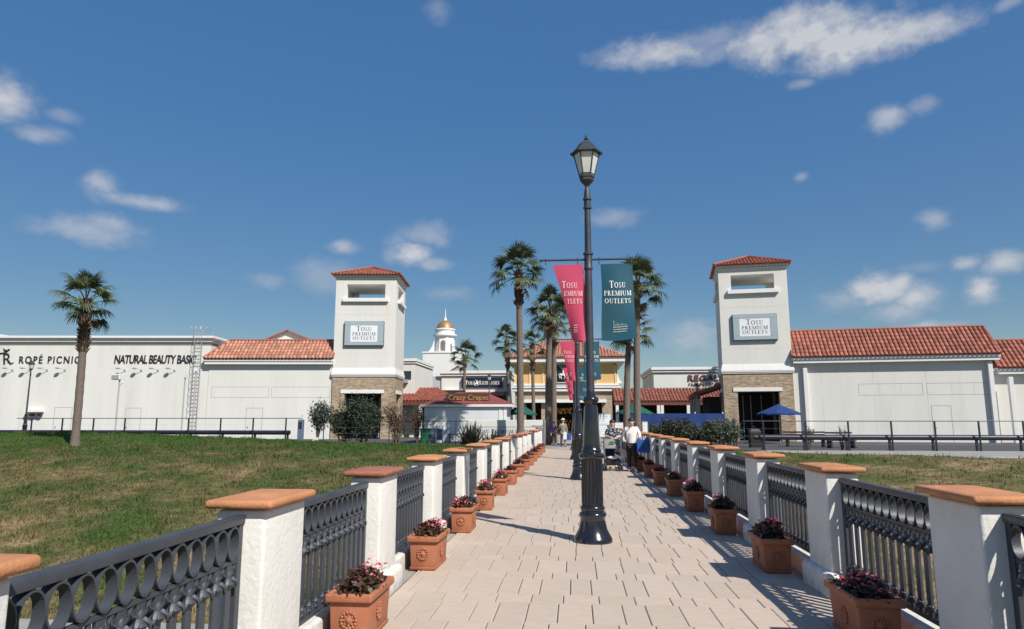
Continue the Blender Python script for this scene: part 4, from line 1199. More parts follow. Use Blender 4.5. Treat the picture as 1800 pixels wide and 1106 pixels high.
MB().lathe([(1.7,15.1),(1.95,15.25),(1.95,15.45),(1.6,15.55),(1.55,16.1),(1.7,16.2),(1.7,16.35),(1.5,16.45)], 24).build('drum_cornice', TRIM, t, 30)
MB().lathe([(1.45,16.4),(1.40,16.7),(1.15,17.25),(.75,17.65),(.3,17.85),(.1,17.9)], 24).build('dome', GOLDDOME, t, 50)
MB().lathe([(.28,17.85),(.2,18.2),(.09,18.4),(.1,18.6),(.03,19.8)], 10).build('spire', TRIM, t, 50)

t = thing('navy_signed_store', 'white store with long navy sign bearing a rider between the words', 'building', (0,0,0))
MB().box(-16.6,-8.2,85,95,0,7.05).build('front_wall', PLASTER, t)
MB().box(-19.2,-16.62,85.2,95,0,7.1).build('side_wall', mat('grey_shaded_render', (.44,.43,.46), .9, .06, 1), t)  # greyer render colour carries the shade of this side wall
c = MB(); c.box(-16.75,-8.0,84.8,95.2,7.1,7.35); c.box(-16.9,-7.9,84.65,95.3,7.4,7.75); c.build('cornice', TRIM, t)
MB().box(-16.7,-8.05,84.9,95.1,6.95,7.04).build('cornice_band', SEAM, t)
g = MB(); g.prism([(-16.2,7.7),(-13.9,7.7),(-15.05,8.45)], 88, 92, 'y'); g.build('small_gable', TRIM, t)
r = MB(); slab(r, (-16.5,87.6,7.7),(-16.5,92,7.7),(-15.05,87.6,8.62),(-15.05,92,8.62),.08); slab(r, (-13.6,87.6,7.7),(-13.6,92,7.7),(-15.05,87.6,8.62),(-15.05,92,8.62),.08); r.build('gable_roof', RIDGE, t)
so = MB().box(-14.0,-8.9,84.6,84.95,5.6,6.85).build('sign_board', NAVY, t)
pl = lambda x, y, lift: (x, 84.585-lift, y)
serif_text('POLO', .42, pl, WHITEP, so, x0=-13.45, y=6.0, first=1.25, width=1.2)
serif_text('RALPH LAUREN', .42, pl, WHITEP, so, x0=-11.75, y=6.0, first=1.25, width=2.55)
def rider(b, x, z, s, y):
    """A polo player on horseback, in outline."""
    horse = [(-.48,.30),(-.40,.36),(-.22,.34),(-.02,.32),(.16,.40),(.26,.60),(.36,.66),(.44,.58),(.38,.52),(.30,.36),(.26,.22),(.10,.14),(-.2,.14),(-.36,.2)]
    b.prism([(x+p[0]*s, z+p[1]*s) for p in horse], y-.012, y, 'y')
    man = [(-.10,.30),(.10,.30),(.14,.56),(.10,.74),(-.02,.78),(-.12,.68),(-.14,.48)]
    b.prism([(x+p[0]*s, z+p[1]*s) for p in man], y-.024, y-.013, 'y')
    b.ball((x+.04*s, y-.02, z+.87*s), (.085*s,.012,.09*s), 8, 6)
    for pts, w in (([(.2,.2),(.3,.06),(.22,-.14)],.045), ([(.08,.18),(.12,0),(.02,-.18)],.045), ([(-.26,.18),(-.34,.02),(-.26,-.2)],.045), ([(-.38,.24),(-.48,.04),(-.44,-.16)],.045), ([(.02,.34),(.02,.12),(.06,.04)],.05), ([(-.06,.66),(-.24,.86),(-.30,1.12)],.022), ([(.1,.64),(.26,.52)],.03), ([(-.46,.33),(-.58,.16)],.03)):
        b.tube([(x+p[0]*s, y-.008, z+p[1]*s) for p in pts], w*s, 4)
b = MB(); rider(b, -12.05, 5.98, .62, 84.58); b.build('rider_emblem', WHITEP, so)
MB().box(-16.2,-8.3,84.2,84.98,5.1,5.35).build('ledge', TRIM, t)
r = MB(); slab(r, (-18.5,80,4.55),(-8.4,80,4.55),(-18.5,84.2,5.1),(-8.4,84.2,5.1),.15); r.build('lean_to_roof', RIDGE, t)
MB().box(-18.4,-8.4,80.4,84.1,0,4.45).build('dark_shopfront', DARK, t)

t = thing('yellow_store', 'yellow and stone shop with hipped tile roof and square rider sign', 'building', (0,0,0))
MB().box(-6.5,4.65,75,86,5.55,7.75).build('yellow_wall', YELLOW, t)
MB().box(-6.45,4.6,75.08,86,3.85,5.5).build('stone_band', TANSTONE, t)
c = MB(); c.box(-6.75,4.9,74.75,86.2,4.72,4.98); c.box(-6.85,5.0,74.65,86.3,5.06,5.26); c.box(-6.65,4.8,74.85,86.1,5.34,5.56); c.build('cornice', TRIM, t)
p = MB()
for x in (-6.55,-4.9,-3.45,-2.2,0.2,2.4,4.4): p.box(x,x+.14,74.93,75.02,5.57,7.72)
p.box(-6.5,4.65,74.93,75.02,7.6,7.75); p.build('pilaster_strips', mat('pale_yellow_trim', (.74,.58,.33), .8), t)
f = MB(); f.box(-7.2,5.4,74.2,87,7.76,7.86); f.box(-7.35,5.55,74.05,87.2,7.87,8.35); f.build('fascia', TRIM, t)
c4 = [(-7.5,73.9,8.36),(5.7,73.9,8.36),(5.7,87.3,8.36),(-7.5,87.3,8.36)]; r0, r1 = (-2.9,80.5,10.9),(1.3,80.5,10.9)
r = MB(); r.add(c4+[r0,r1], [(0,1,5,4),(1,2,5),(2,3,4,5),(3,0,4),(3,2,1,0)]); ro = r.build('roof', RIDGE, t)
tb = MB(); tile_face(tb, c4[0],c4[1],r0,r1,.34,.45); tile_face(tb,c4[1],c4[2],r1,r1,.34,.45); tile_face(tb,c4[3],c4[0],r0,r0,.34,.45); tb.build('roof_tiles', mat('dull_clay_tile', (.40,.18,.12), .8, .18, 2.5, island=.25), ro, 50)['kind'] = 'stuff'
fl = MB()                                       # flared foot of the corner
fl.prism([(4.62,5.56),(5.3,5.56),(4.95,6.0),(4.75,6.6),(4.62,7.4)], 75.3, 76.2, 'y'); fl.build('corner_scroll', TRIM, t)
MB().box(-5.7,3.45,74.7,75.1,3.5,3.84).build('lintel', TRIM, t)
k = MB(); k.box(-6.45,-5.3,75.1,76,0,3.8); k.box(3.0,4.6,75.1,76,0,3.84); k.box(-3.6,-3.1,75.2,75.8,0,3.5); k.build('stone_pier', TANSTONE, t)
MB().box(-6.4,4.5,81,81.4,0,3.84).build('dark_shopfront', DARK, t)
so = MB().box(-1.9,-.2,74.7,74.98,5.68,7.65).build('square_sign', BLACKSIGN, t)
f = MB(); panel_frame(f, -1.95,-.15,5.62,7.7,74.7,.07); f.build('sign_rim', TRIM, so)
b = MB(); rider(b, -1.08, 6.28, 1.05, 74.685); b.build('rider_emblem', WHITEP, so)

t = thing('brown_lettered_store', 'plain white store with slanted brown letters behind the right arcade', 'building', (0,0,0))
MB().box(8.45,28,74,86,0,6.6).build('wall', PLASTER, t)
c = MB(); c.box(8.32,28,73.82,86.1,6.65,6.86); c.box(8.2,28,73.7,86.2,6.9,7.2); c.build('cornice', TRIM, t)
_o = text('REGAL', .62, INKBROWN, t, (12.0, 73.93, 5.75), 1, .06, .05, .024, 1.18, 'shop_lettering'); _o.scale = (1.12,1,1); split_letters(_o)
_o = text('FACTORY STORE', .29, INKBROWN, t, (12.06, 73.94, 5.24), 1, .05, .3, .008, 1.5, 'shop_lettering'); _o.scale = (.8,1,1); split_letters(_o)

def arcade(label, x0, x1, y0, y1, zf, zb, posts, hip=0.0, tm=None):
    t = thing('tiled_arcade', label, 'arcade')
    r = MB(); p0,p1,q0,q1 = (x0,y0,zf),(x1,y0,zf),(x0,y1,zb),(x1-hip,y1,zb); slab(r,p0,p1,q0,q1,.12); ro = r.build('roof', RIDGE, t)
    tb = MB(); tile_face(tb,p0,p1,q0,q1,.32,.45); tb.build('roof_tiles', tm or TILE, ro, 50)['kind'] = 'stuff'
    MB().box(x0,x1,y0+.05,y0+.3,zf-.36,zf-.12).build('beam', WOODRED, t)
    pm = MB().box(-.14,.14,-.14,.14,0,zf-.36).mesh('post', TRIM)
    for x in posts: obj('post', pm, t, (x,y0+.2,0))
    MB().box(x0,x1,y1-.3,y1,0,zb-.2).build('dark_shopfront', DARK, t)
    return t
arcade('red tiled arcade right of the yellow shop', 3.8, 15.2, 66.7, 70, 3.4, 4.75, [4.1,6.0,8.0,8.35,10.8,13.2])
arcade('red tiled arcade between the left gate tower and the crepe kiosk', -16.5, -10.2, 60, 64, 3.3, 4.6, [-15.6,-13.6,-12,-10.6], hip=2.6, tm=mat('deep_red_roof_tile', (.22, .062, .04), .75, .18, 2.5, .1, 40, island=.2))
t = thing('timber_arcade', 'posts and tiled roof of the arcade joined to the right gate tower', 'arcade', (0,0,0))
r = MB(); slab(r, (9.7,56.6,3.75),(9.7,60,3.45),(12.6,56.2,4.7),(12.6,60,4.4),.15); ro = r.build('roof', RIDGE, t)
tb = MB(); tile_face(tb, (9.7,60,3.45),(9.7,56.6,3.75),(12.6,60,4.4),(12.6,56.2,4.7),.32,.45); tb.build('roof_tiles', TILE, ro, 50)['kind'] = 'stuff'
pm = MB().box(-.12,.12,-.12,.12,0,3.6).mesh('post', mat('weathered_beige_post', (.36,.33,.29), .8))
for y in (56.9,57.7,58.5,59.3,59.9): obj('post', pm, t, (10.0,y,0))
MB().box(10.9,12.6,57,60,0,3.5).build('dark_shopfront', DARK, t)
MB().box(9.9,10.12,56.6,60,3.3,3.5).build('beam', DARKBROWN, t)

t = thing('low_annex', 'small white annex with a window and air conditioner behind the left gate tower', 'building', (0,0,0))
MB().box(-17.6,-14.6,62,70,0,6.75).build('wall', PLASTER, t)
c = MB(); c.box(-17.7,-14.5,61.9,70,6.8,6.95); c.box(-17.75,-14.45,61.8,70,7.0,7.25); c.build('cornice', TRIM, t)
MB().box(-16.3,-14.95,61.93,62.05,5.35,6.1).build('window', WINDOW, t)
MB().box(-16.0,-15.2,61.6,61.99,5.0,5.3).build('air_conditioner', GREYM, t)

# crepe kiosk
t = thing('crepe_kiosk', 'white boarded kiosk with red hipped roof under a carved shop sign', 'kiosk', (0,0,0))
x0,x1,y0,y1 = -10.1,-4.55,45.95,49.5
k = MB(); k.box(x0,x1,y0,y1,0,2.5); k.build('wall', KIOSKW, t)
bm_ = MB().box(x0+.1,x1-.1,y0-.018,y0-.002,0,.125).mesh('board', KIOSKW, None, .004, 1)
for i in range(18): obj('board', bm_, t, (0,-.004*(i%2),.1+.131*i))
tr = MB()
for x in (x0-.02,x1-.16): tr.box(x,x+.2,y0-.05,y0-.002,0,2.5)
tr.box(x1-.5,x1-.3,y0-.05,y0-.002,0,2.4)
tr.box(x0-.25,x1+.45,y0-.2,y0-.06,2.5,2.66); tr.box(x1+.3,x1+.45,y0-.06,y1+.3,2.5,2.66); tr.box(x0-.25,x0-.1,y0-.06,y1+.3,2.5,2.66)
tr.build('white_trim', TRIM, t)
w = MB().box(x0+.25,x0+1.3,y0-.06,y0-.02,.95,2.05).build('window', mat('pale_window_blind', (.62,.65,.60), .4), t)
f = MB(); panel_frame(f, x0+.2,x0+1.35,.9,2.1,y0-.06,.06); f.build('window_frame', TRIM, w)
r = MB(); c4 = [(x0-.25,y0-.2,2.665),(x1+.45,y0-.2,2.665),(x1+.45,y1+.3,2.665),(x0-.25,y1+.3,2.665)]; r.add(c4+[(-8.2,47.8,3.55),(-6.2,47.8,3.55)], [(0,1,5,4),(1,2,5),(2,3,4,5),(3,0,4),(3,2,1,0)]); r.build('roof', KROOF, t)
t = thing('carved_sign', 'dark brown carved wooden sign with gold letters on the kiosk roof', 'sign', (-7.23,46.3,2.8))
MB().prism([(-1.5,-.02),(1.45,-.05),(1.52,.3),(1.47,.62),(.3,.66),(-.6,.62),(-1.48,.6),(-1.53,.3)], 0, .14, 'y').build('board', DARKBROWN, t, None, .02, 1)
lg = MB(); lg.box(-1.1,-1.0,.14,.4,-.1,.3); lg.box(1.0,1.1,.14,.4,-.1,.3); lg.build('bracket', DARKBROWN, t)
_o = text('Crazy Crepes', .36, GOLDL, t, (-1.34,-.02,.17), 1, .025, .12, .014, 1.02, 'carved_lettering'); _o.scale = (.98,1,1); split_letters(_o)

# sign wall at the head of the bridge
t = thing('white_sign_wall', 'low white plastered sign wall ending the left bridge railing', 'wall', (0,0,0))
MB().box(-6.25,-1.72,40.3,40.75,-.1,1.62).build('wall', PLASTER, t, None, .02, 1)
f = MB(); panel_frame(f, -5.95,-1.95,.55,1.25,40.3,.06); f.build('inset_border', mat('grey_border', (.42,.42,.46), .8), t)
pl = lambda x, y, lift: (x, 40.29-lift, y)
serif_text('TOSU PREMIUM OUTLETS', .2, pl, INKNAVY, t, x0=-5.75, y=.86, first=1.2, width=3.6)
MB().box(-2.75,-2.45,39.9,40.28,-.05,.45).build('bollard_box', NAVY, t)

# ------------------------------------------------------------------ fences, guard rails, small street furniture
def fence(label, xs, y, zg, h, loc=None, slope=0.0, pr=.035):
    t = thing('wire_fence', label, 'fence')
    pm = MB().box(-pr,pr,-.03,.03,0,h).mesh('post', NAVYPIPE)
    for x in xs: obj('post', pm, t, (x, y+slope*(x-xs[0]), zg))
    a, c = xs[0]-1, xs[-1]+1
    MB().tube([(a,y-slope,zg+h),(c,y+slope*(c-xs[0]),zg+h)], .022, 5).build('top_rail', NAVYPIPE, t)
    w = MB()
    for k in range(1,4): w.tube([(a,y-slope,zg+h*k/4),(c,y+slope*(c-xs[0]),zg+h*k/4)], .0025, 3)
    w.build('wires', GREYM, t)
    return t
fence('thin dark post and wire fence before the long white store', [-33.2+2.02*i for i in range(9)], 39.6, .27, 1.45)
fence('thin dark post and wire fence before the left tower and crepe kiosk', [-15.1+2.02*i for i in range(5)], 40.6, .1, 1.45, None, 0, .02)
fence('dark post and wire fence before the right white stores', [9.4+2.04*i for i in range(12)], 35.6, .06, 1.5)
def guard(label, xa, xb, y, zg, xs):
    t = thing('guard_rail', label, 'guard rail')
    MB().tube([(xa,y,zg+.70),(xb,y,zg+.70)], .13, 12).build('pipe', NAVYPIPE, t, 50)
    pm = MB().box(-.05,.05,-.05,.05,-.2,.6).mesh('post', NAVYPIPE)
    for x in xs: obj('post', pm, t, (x, y+.02, zg))
guard('dark pipe guard rail on the left bank before the long white store', -40, -16.9, 39.9, .18, [-33.2+2.02*i for i in range(9)])
guard('dark pipe guard rail along the right bank', 9.0, 36, 35.9, .06, [9.4+2.04*i for i in range(12)])
def floodlight(label, x, y, zt, head):
    t = thing('floodlight_mast', label, 'floodlight', (x,y,0))
    MB().tube([(0,0,0),(0,0,zt)], .05, 6).build('mast', GREYM, t)
    if head:
        o = MB().box(-.5,.15,-.25,.25,zt,zt+.42).build('lamp_head', mat('lamp_head_white', (.7,.7,.7), .5), t, None, .05, 2)
        MB().box(-.46,.1,-.262,-.24,zt+.06,zt+.34).build('lamp_glass', GREYM, o); MB().tube([(.15,0,zt+.1),(.28,0,zt-.2),(0,0,zt-.5)], .03, 5).build('bracket', GREYM, t)
    else: MB().box(-.12,.14,-.12,.12,zt,zt+.25).build('lamp_head', mat('lamp_head_white', (.7,.7,.7), .5), t)
floodlight('pale floodlight with boxy head on a thin mast, left of the roof ladder', -32.9, 47, 4.5, True)
floodlight('thin grey mast with a small white head beside the roof ladder', -28.5, 48, 4.7, False)
floodlight('short grey mast standing closest to the roof ladder', -28.05, 48.6, 5.2, False)
t = thing('ticket_machine', 'slim blue grey ticket machine at the end of the left guard rail', 'machine', (-16.4,40.3,.1))
MB().box(-.16,.16,-.12,.12,0,1.55).build('cabinet', mat('blue_grey_metal', (.12,.16,.24), .5), t, None, .02, 1)
MB().box(-.1,.1,-.135,-.118,1.0,1.4).build('screen', INK, t)
for i, (x, w, k) in enumerate(((-30.0,1.0,'left of'),(-25.6,.9,'right of'),(-23.0,.7,'far right of'))):
    t = thing('wheel_stop', f'white concrete wheel stop on the bank, {["beside the palm","between palm and ladder","below the roof ladder"][i]}', 'wheel stop', (x,38.9,.33+.014*-(x+20)*1.0))
    MB().box(-w/2,w/2,-.1,.1,0,.22).build('block', TRIM, t, None, .03, 2)
t = thing('sign_board', 'small white leaning board by the fence left of the olive shrub', 'sign', (-15.4,40.2,.1))
MB().prism([(-.2,0),(.22,0),(.1,.5),(-.2,.45)], 0, .05, 'y').build('board', TRIM, t)
t = thing('rubbish_bin', 'green plastic bin between the reddish shrub and the kiosk', 'bin', (-9.75,44.6,0))
MB().frustum((-.22,.22,-.22,.22), 0, (-.27,.27,-.27,.27), 1.0).build('body', GREENBIN, t, None, .02, 1); MB().box(-.3,.3,-.3,.3,1.0,1.08).build('lid', GREENBIN, t, None, .02, 1)
t = thing('folding_sign', 'blue and white folding board leaning before the kiosk window', 'sign', (-9.15,45.2,0))
for x in (-.5,-.02,.42): MB().box(x,x+.07,-.03,.03,0,1.25).build('leg', TRIM, t)
MB().box(-.43,-.03,-.02,.02,.3,1.05).build('panel', mat('slate_blue_panel', (.10,.14,.22), .6), t); MB().box(.06,.41,-.02,.02,.3,1.05).build('panel', mat('slate_blue_panel', (.10,.14,.22)), t)
t = thing('patio_table', 'low dark table beside the folding board at the kiosk', 'table', (-7.7,45.2,0))
MB().box(-.6,.6,-.35,.35,.68,.73).build('top', INK, t)
for x in (-.5,.5): MB().box(x-.03,x+.03,-.25,.25,0,.68).build('leg', INK, t)
t = thing('dark_crate', 'dark blue crate stacked before the kiosk, right of the table', 'crate', (-6.6,45.0,0))
MB().box(-.42,.42,-.3,.3,0,.72).build('body', NAVY, t, None, .02, 1)

def parasol(label, x, y, rad, zt, zb, m, sides=8, loc_pole=0.0):
    t = thing('parasol', label, 'parasol', (x,y,0))
    c = MB(); vs = [(0,0,zt)]
    for k in range(sides*2):
        a = 2*math.pi*k/(sides*2); rr = rad*(1 if k % 2 == 0 else .955)
        vs.append((rr*math.cos(a), rr*math.sin(a), zb+(0 if k % 2 == 0 else .05)))
    nn = sides*2
    for k in range(nn):
        a = 2*math.pi*k/nn; rr = rad*(1 if k % 2 == 0 else .955)
        vs.append((rr*math.cos(a), rr*math.sin(a), zb-.09+(0 if k % 2 == 0 else .05)))
    c.add(vs, [(0,k+1,(k+1)%nn+1) for k in range(nn)] + [(k+1,k+1+nn,(k+1)%nn+1+nn,(k+1)%nn+1) for k in range(nn)])
    me = bpy.data.meshes.new('canopy'); me.from_pydata(c.v, [], c.f); me.materials.append(m); obj('canopy', me, t)
    MB().tube([(0,0,0),(0,0,zt-.02)], .025, 6).build('pole', GREYM, t)
    MB().lathe([(.25,0),(.25,.06),(.05,.1)], 12).build('foot', INK, t)
    rb = MB()
    for k in range(sides):
        a = 2*math.pi*k/sides; rb.tube([(0,0,zt-.05),(rad*.97*math.cos(a),rad*.97*math.sin(a),zb-.02)], .01, 4)
    rb.build('ribs', GREYM, t)
parasol('royal blue parasol open before the right gate tower doorway', 13.6, 47.5, 1.45, 2.68, 2.02, BLUEF)
parasol('green parasol behind the right hand pair of palms', 4.3, 50, 1.35, 2.85, 2.1, GREENF)
parasol('green parasol behind the tall palm by the sign wall', -3.9, 50, 1.2, 2.8, 2.05, GREENF)

t = thing('blue_tarp_screen', 'bright blue tarpaulin screen hung behind the right hedge', 'screen', (0,0,0))
ts = MB(); nn = 40
for i in range(nn):
    f = lambda k: 4.0+7.0*k/nn
    dy = lambda k: .018*math.sin(k*.9)+.02*math.sin(k*.37)
    ts.add([(f(i),52+dy(i),.1),(f(i+1),52+dy(i+1),.1),(f(i+1),52+dy(i+1),2.1),(f(i),52+dy(i),2.1)], [(0,1,2,3)])
ts.build('tarpaulin', BLUEF, t, 60)
pm = MB().box(-.04,.04,.12,.2,0,2.2).mesh('post', TRIM)
for x in (4.1,6.4,8.9,10.9): obj('post', pm, t, (x,52,0))
def notice(label, x, y, w, z0, z1, frame=GREYM):
    t = thing('notice_board', label, 'notice board', (x,y,0))
    p = MB().box(-w/2,w/2,-.02,.02,z0,z1).build('panel', SIGNWHITE, t)
    f = MB(); panel_frame(f, -w/2-.03,w/2+.03,z0-.03,z1+.03,-.02,.04); f.build('frame', frame, p)
    r = random.Random(int(x*100)); b = MB()
    for k in range(5):
        zz = z0+(z1-z0)*(.15+.16*k); b.box(-w*.38, -w*.38+w*r.uniform(.3,.75), -.024,-.019, zz, zz+.02)
    b.build('print', GREYM, p)
    for s in (-1,1): MB().box(s*w*.42-.03,s*w*.42+.03,.025,.07,0,z1).build('leg', GREYM, t)
notice('upper white notice board behind the woman pushing the stroller', 1.95, 45, .75, 1.25, 2.0)
notice('white notice board behind the stroller at head height', 1.75, 43, .8, .6, 1.3)
notice('wide white notice board left of the woman in the white top', 3.1, 44, 1.15, .55, 1.45)
notice('narrow white notice board right of the paired palm trunks', 4.15, 41.5, .28, .4, 1.5)
t = thing('menu_board', 'dark menu board on the brick pier of the right gate tower', 'sign', (10.95, 50, 0))
MB().box(-.36,.36,-.03,.03,.3,1.72).build('board', mat('charcoal_board', (.05,.045,.045), .6), t)
b = MB(); b.box(-.07,.09,-.036,-.031,1.48,1.68)
for k in range(7): b.box(-.25,-.25+.4*random.Random(k).uniform(.5,1.1),-.036,-.031,1.25-.13*k,1.29-.13*k)
b.build('print', mat('menu_print', (.45,.42,.4), .7), t)
for s in (-1,1): MB().box(s*.3-.03,s*.3+.03,.035,.07,0,1.7).build('leg', INK, t)
t = thing('litter_bin', 'dark covered litter bin at the end of the right hedge', 'bin', (10.35, 41.2, 0))
BIN = mat('dark_bin_metal', (.022,.018,.018), .5, .2, 4)
MB().frustum((-.28,.28,-.26,.26), 0, (-.33,.33,-.3,.3), .95).build('body', BIN, t, None, .03, 2)
MB().frustum((-.35,.35,-.32,.32), .95, (-.2,.2,-.2,.2), 1.12).build('lid', BIN, t, None, .02, 1); MB().tube([(-.1,0,1.1),(0,0,1.3),(.1,0,1.1)], .03, 6).build('handle', BIN, t)
def bench(label, x, y, rz, w):
    t = thing('bench', label, 'bench', (x,y,.05), rz)
    for k in range(3): MB().box(-w/2,w/2,-.25+.17*k,-.12+.17*k,.40,.45).build('seat_slat', INK, t)
    for k in range(3): MB().box(-w/2,w/2,.27,.31,.5+.15*k,.6+.15*k).build('back_slat', INK, t)
    for s in (-1,1): MB().box(s*w*.42-.04,s*w*.42+.04,-.25,.32,0,.40).build('leg', INK, t)
bench('long black bench under the blue parasol', 13.6, 42.5, R(-3), 2.4)
bench('short black bench at the left end of the right guard rail', 14.9, 40.5, R(4), 1.5)
t = thing('traffic_cone', 'small dark cone on the tarmac under the right guard rail', 'cone', (15.8,41.2,.05))
MB().box(-.2,.2,-.2,.2,0,.04).build('foot', INK, t); MB().lathe([(.15,.04),(.03,.5)], 12).build('body', INK, t, 50)

# golden brown goods in the dark shop entrance
t = thing('golden_display', 'cluster of golden brown goods hung in the dark shop entrance', 'shop display', (-1.5, 77.5, 0))
r = random.Random(4); b = MB()
for k in range(60): b.ball((r.uniform(-1.1,1.2), r.uniform(-.3,.3), r.uniform(2.35,2.9)), r.uniform(.07,.14), 6, 4)
b.build('hanging_goods', mat('golden_goods', (.52,.27,.07), .6, .5, 6, island=.5), t)['kind'] = 'stuff'
b = MB()
for k in range(70): b.ball((r.uniform(-1.3,1.5), r.uniform(-.4,.2), r.uniform(.5,1.6)), r.uniform(.06,.13), 6, 4)
b.build('stacked_goods', mat('brown_goods', (.30,.15,.05), .6, .5, 6, island=.6), t)['kind'] = 'stuff'
MB().box(-1.3,1.5,-.4,.4,0,.5).build('table', DARKBROWN, t)
MB().box(-1.2,1.3,-.02,.02,2.92,2.98).build('hanging_bar', INK, t)

# ------------------------------------------------------------------ palms
def frond_mesh(seed, m):
    r = random.Random(seed); b = MB()
    pet = 1.02 + r.uniform(-.1,.16)
    pts = [(pet*k/4, .03*r.uniform(-1,1)*k/4, .18*math.sin(k/4*1.6)) for k in range(5)]
    b.tube(pts, [.03,.024,.02,.017,.014], 4)
    e = Vector(pts[-1]); n = 24
    for k in range(n):
        ph = R(-105 + 210*k/(n-1)) + r.uniform(-.03,.03)
        Ln = (.86 - .30*abs(ph)/2.2)*r.uniform(.88,1.06)
        d = Vector((math.cos(ph), math.sin(ph), 0)); s = Vector((-math.sin(ph), math.cos(ph), 0))
        fold = .16*math.cos(ph*.5)
        w = .052; vs = []
        droop = r.uniform(.30,.62)
        for j, t in enumerate((0,.35,.65,.85,1.0)):
            z = fold*t*1.2 - droop*max(0,t-.45)**1.5*1.9 - (.05 if k % 2 else 0)*t
            rr = Ln*t*(1-.22*max(0,t-.5)*droop)
            p = e + d*rr + Vector((0,0,z+.02*((k%2)*2-1)))
            ww = w*(.28+1.5*t if t < .4 else 1.0-(t-.4)*1.45)
            vs += [p - s*ww, p + s*ww]
        b.add(vs, [(2*j,2*j+1,2*j+3,2*j+2) for j in range(4)])
    me = bpy.data.meshes.new('frond'); me.from_pydata(b.v, [], b.f); me.materials.append(m); return me
FR = [frond_mesh(1,FROND), frond_mesh(2,FROND2), frond_mesh(3,FROND), frond_mesh(4,FROND2)]
FRD = [frond_mesh(8,FRONDD), frond_mesh(9,FRONDD)]
def palm(label, x, y, zg, top, lean=(0,0), r0=.27, r1=.19, crown=1.0, nf=26, boot=.26, seed=0, group='fan palms around the gate', dead=1):
    r = random.Random(100+seed)
    t = thing('fan_palm', label, 'palm', (x,y,zg), 0, group)
    H = top - zg; r0 *= .88; r1 *= .86
    def axis(s): return Vector((lean[0]*s*s, lean[1]*s*s, H*s))
    b = MB(); n = 30; pts = [axis(k/n) for k in range(n+1)]
    rs = [ (r0+(r1-r0)*min(1,k/n*1.3))*(1+.05*math.sin(k*2.3+seed)+ (.30*(1-k/3) if k < 3 else 0)) for k in range(n+1)]
    b.tube(pts, rs, 12); b.build('trunk', TRUNK, t, 60)
    bt = MB()
    for k in range(int(150*boot/.26)):
        s = 1-boot*r.random()**.9; a = r.random()*6.283; p = axis(s); rr = r1*(1.0+.1)
        o = p + Vector((math.cos(a)*rr, math.sin(a)*rr, 0)); d = Vector((math.cos(a), math.sin(a), .9)); q = Vector((-math.sin(a), math.cos(a), 0))
        l = r.uniform(.09,.2)
        bt.add([o-q*.06-Vector((0,0,.08)), o+q*.06-Vector((0,0,.08)), o+q*.035+d*l, o-q*.035+d*l, o+d*l*.5-Vector((math.cos(a),math.sin(a),0))*.08], [(0,1,2,3),(0,3,4),(1,4,2),(0,4,1),(2,4,3)])
    bt.build('leaf_bases', BOOT, t)['kind'] = 'stuff'
    for k in range(nf):
        el = R(78 - 112*(k/(nf-1))**.85 + r.uniform(-9,9)); az = k*2.39996 + r.uniform(-.25,.25)
        o = obj('frond', FR[r.randrange(4)], t, axis(1)-Vector((0,0,.1+.35*k/nf)))
        o.rotation_mode = 'XYZ'; o.rotation_euler = (Matrix.Rotation(az,4,'Z') @ Matrix.Rotation(-el,4,'Y') @ Matrix.Rotation(r.uniform(-.5,.5),4,'X')).to_euler()
        o.scale = (crown*r.uniform(.88,1.08),)*3
    for k in range(dead):
        az = r.random()*6.28
        o = obj('frond', FRD[k % 2], t, axis(1)-Vector((0,0,.5)), (Matrix.Rotation(az,4,'Z') @ Matrix.Rotation(R(62+r.uniform(0,18)),4,'Y')).to_euler())
        o.scale = (crown*.85,)*3; o['label'] = 'dry brown hanging frond'
palm('fan palm with thick leaning trunk standing alone on the left grass bank', -25.2, 33, .2, 7.9, (-.15,0), .225, .205, .98, 25, .36, 1, None)
palm('tallest fan palm, its trunk before the white sign wall', -3.05, 39, -.1, 10.3, (-.1,0), .24, .2, 1.04, 27, .2, 2)
palm('fan palm behind the front lamp banners, before the yellow shop', -1.75, 46, 0, 9.1, (.2,0), .26, .22, 1.02, 26, .15, 3)
palm('fan palm close behind another trunk, before the yellow shop', -1.5, 50.5, 0, 8.7, (.1,0), .24, .2, 1.0, 16, .2, 4)
palm('fan palm with fullest crown right of the teal banner', 3.6, 40.3, 0, 9.75, (.25,0), .25, .2, 1.08, 30, .1, 5)
palm('fan palm half hidden behind its taller twin right of the teal banner', 3.1, 42, 0, 7.2, (.35,0), .25, .2, 1.0, 22, .1, 6)
palm('slim far palm left of the tallest palm', -6.5, 68, 0, 9.6, (-.2,0), .22, .17, 1.05, 17, .3, 7)
palm('slim far palm between two thick trunks before the yellow shop', -3.9, 66, 0, 9.0, (-.15,0), .22, .17, 1.0, 17, .3, 8)
palm('slim far palm rising before the navy shop sign', -11.0, 68, 0, 8.1, (.1,0), .2, .16, 1.05, 17, .15, 9)
palm('palm almost hidden behind the right gate tower', 17.8, 72, 0, 9.6, (-.1,0), .2, .16, 1.2, 18, .2, 10)

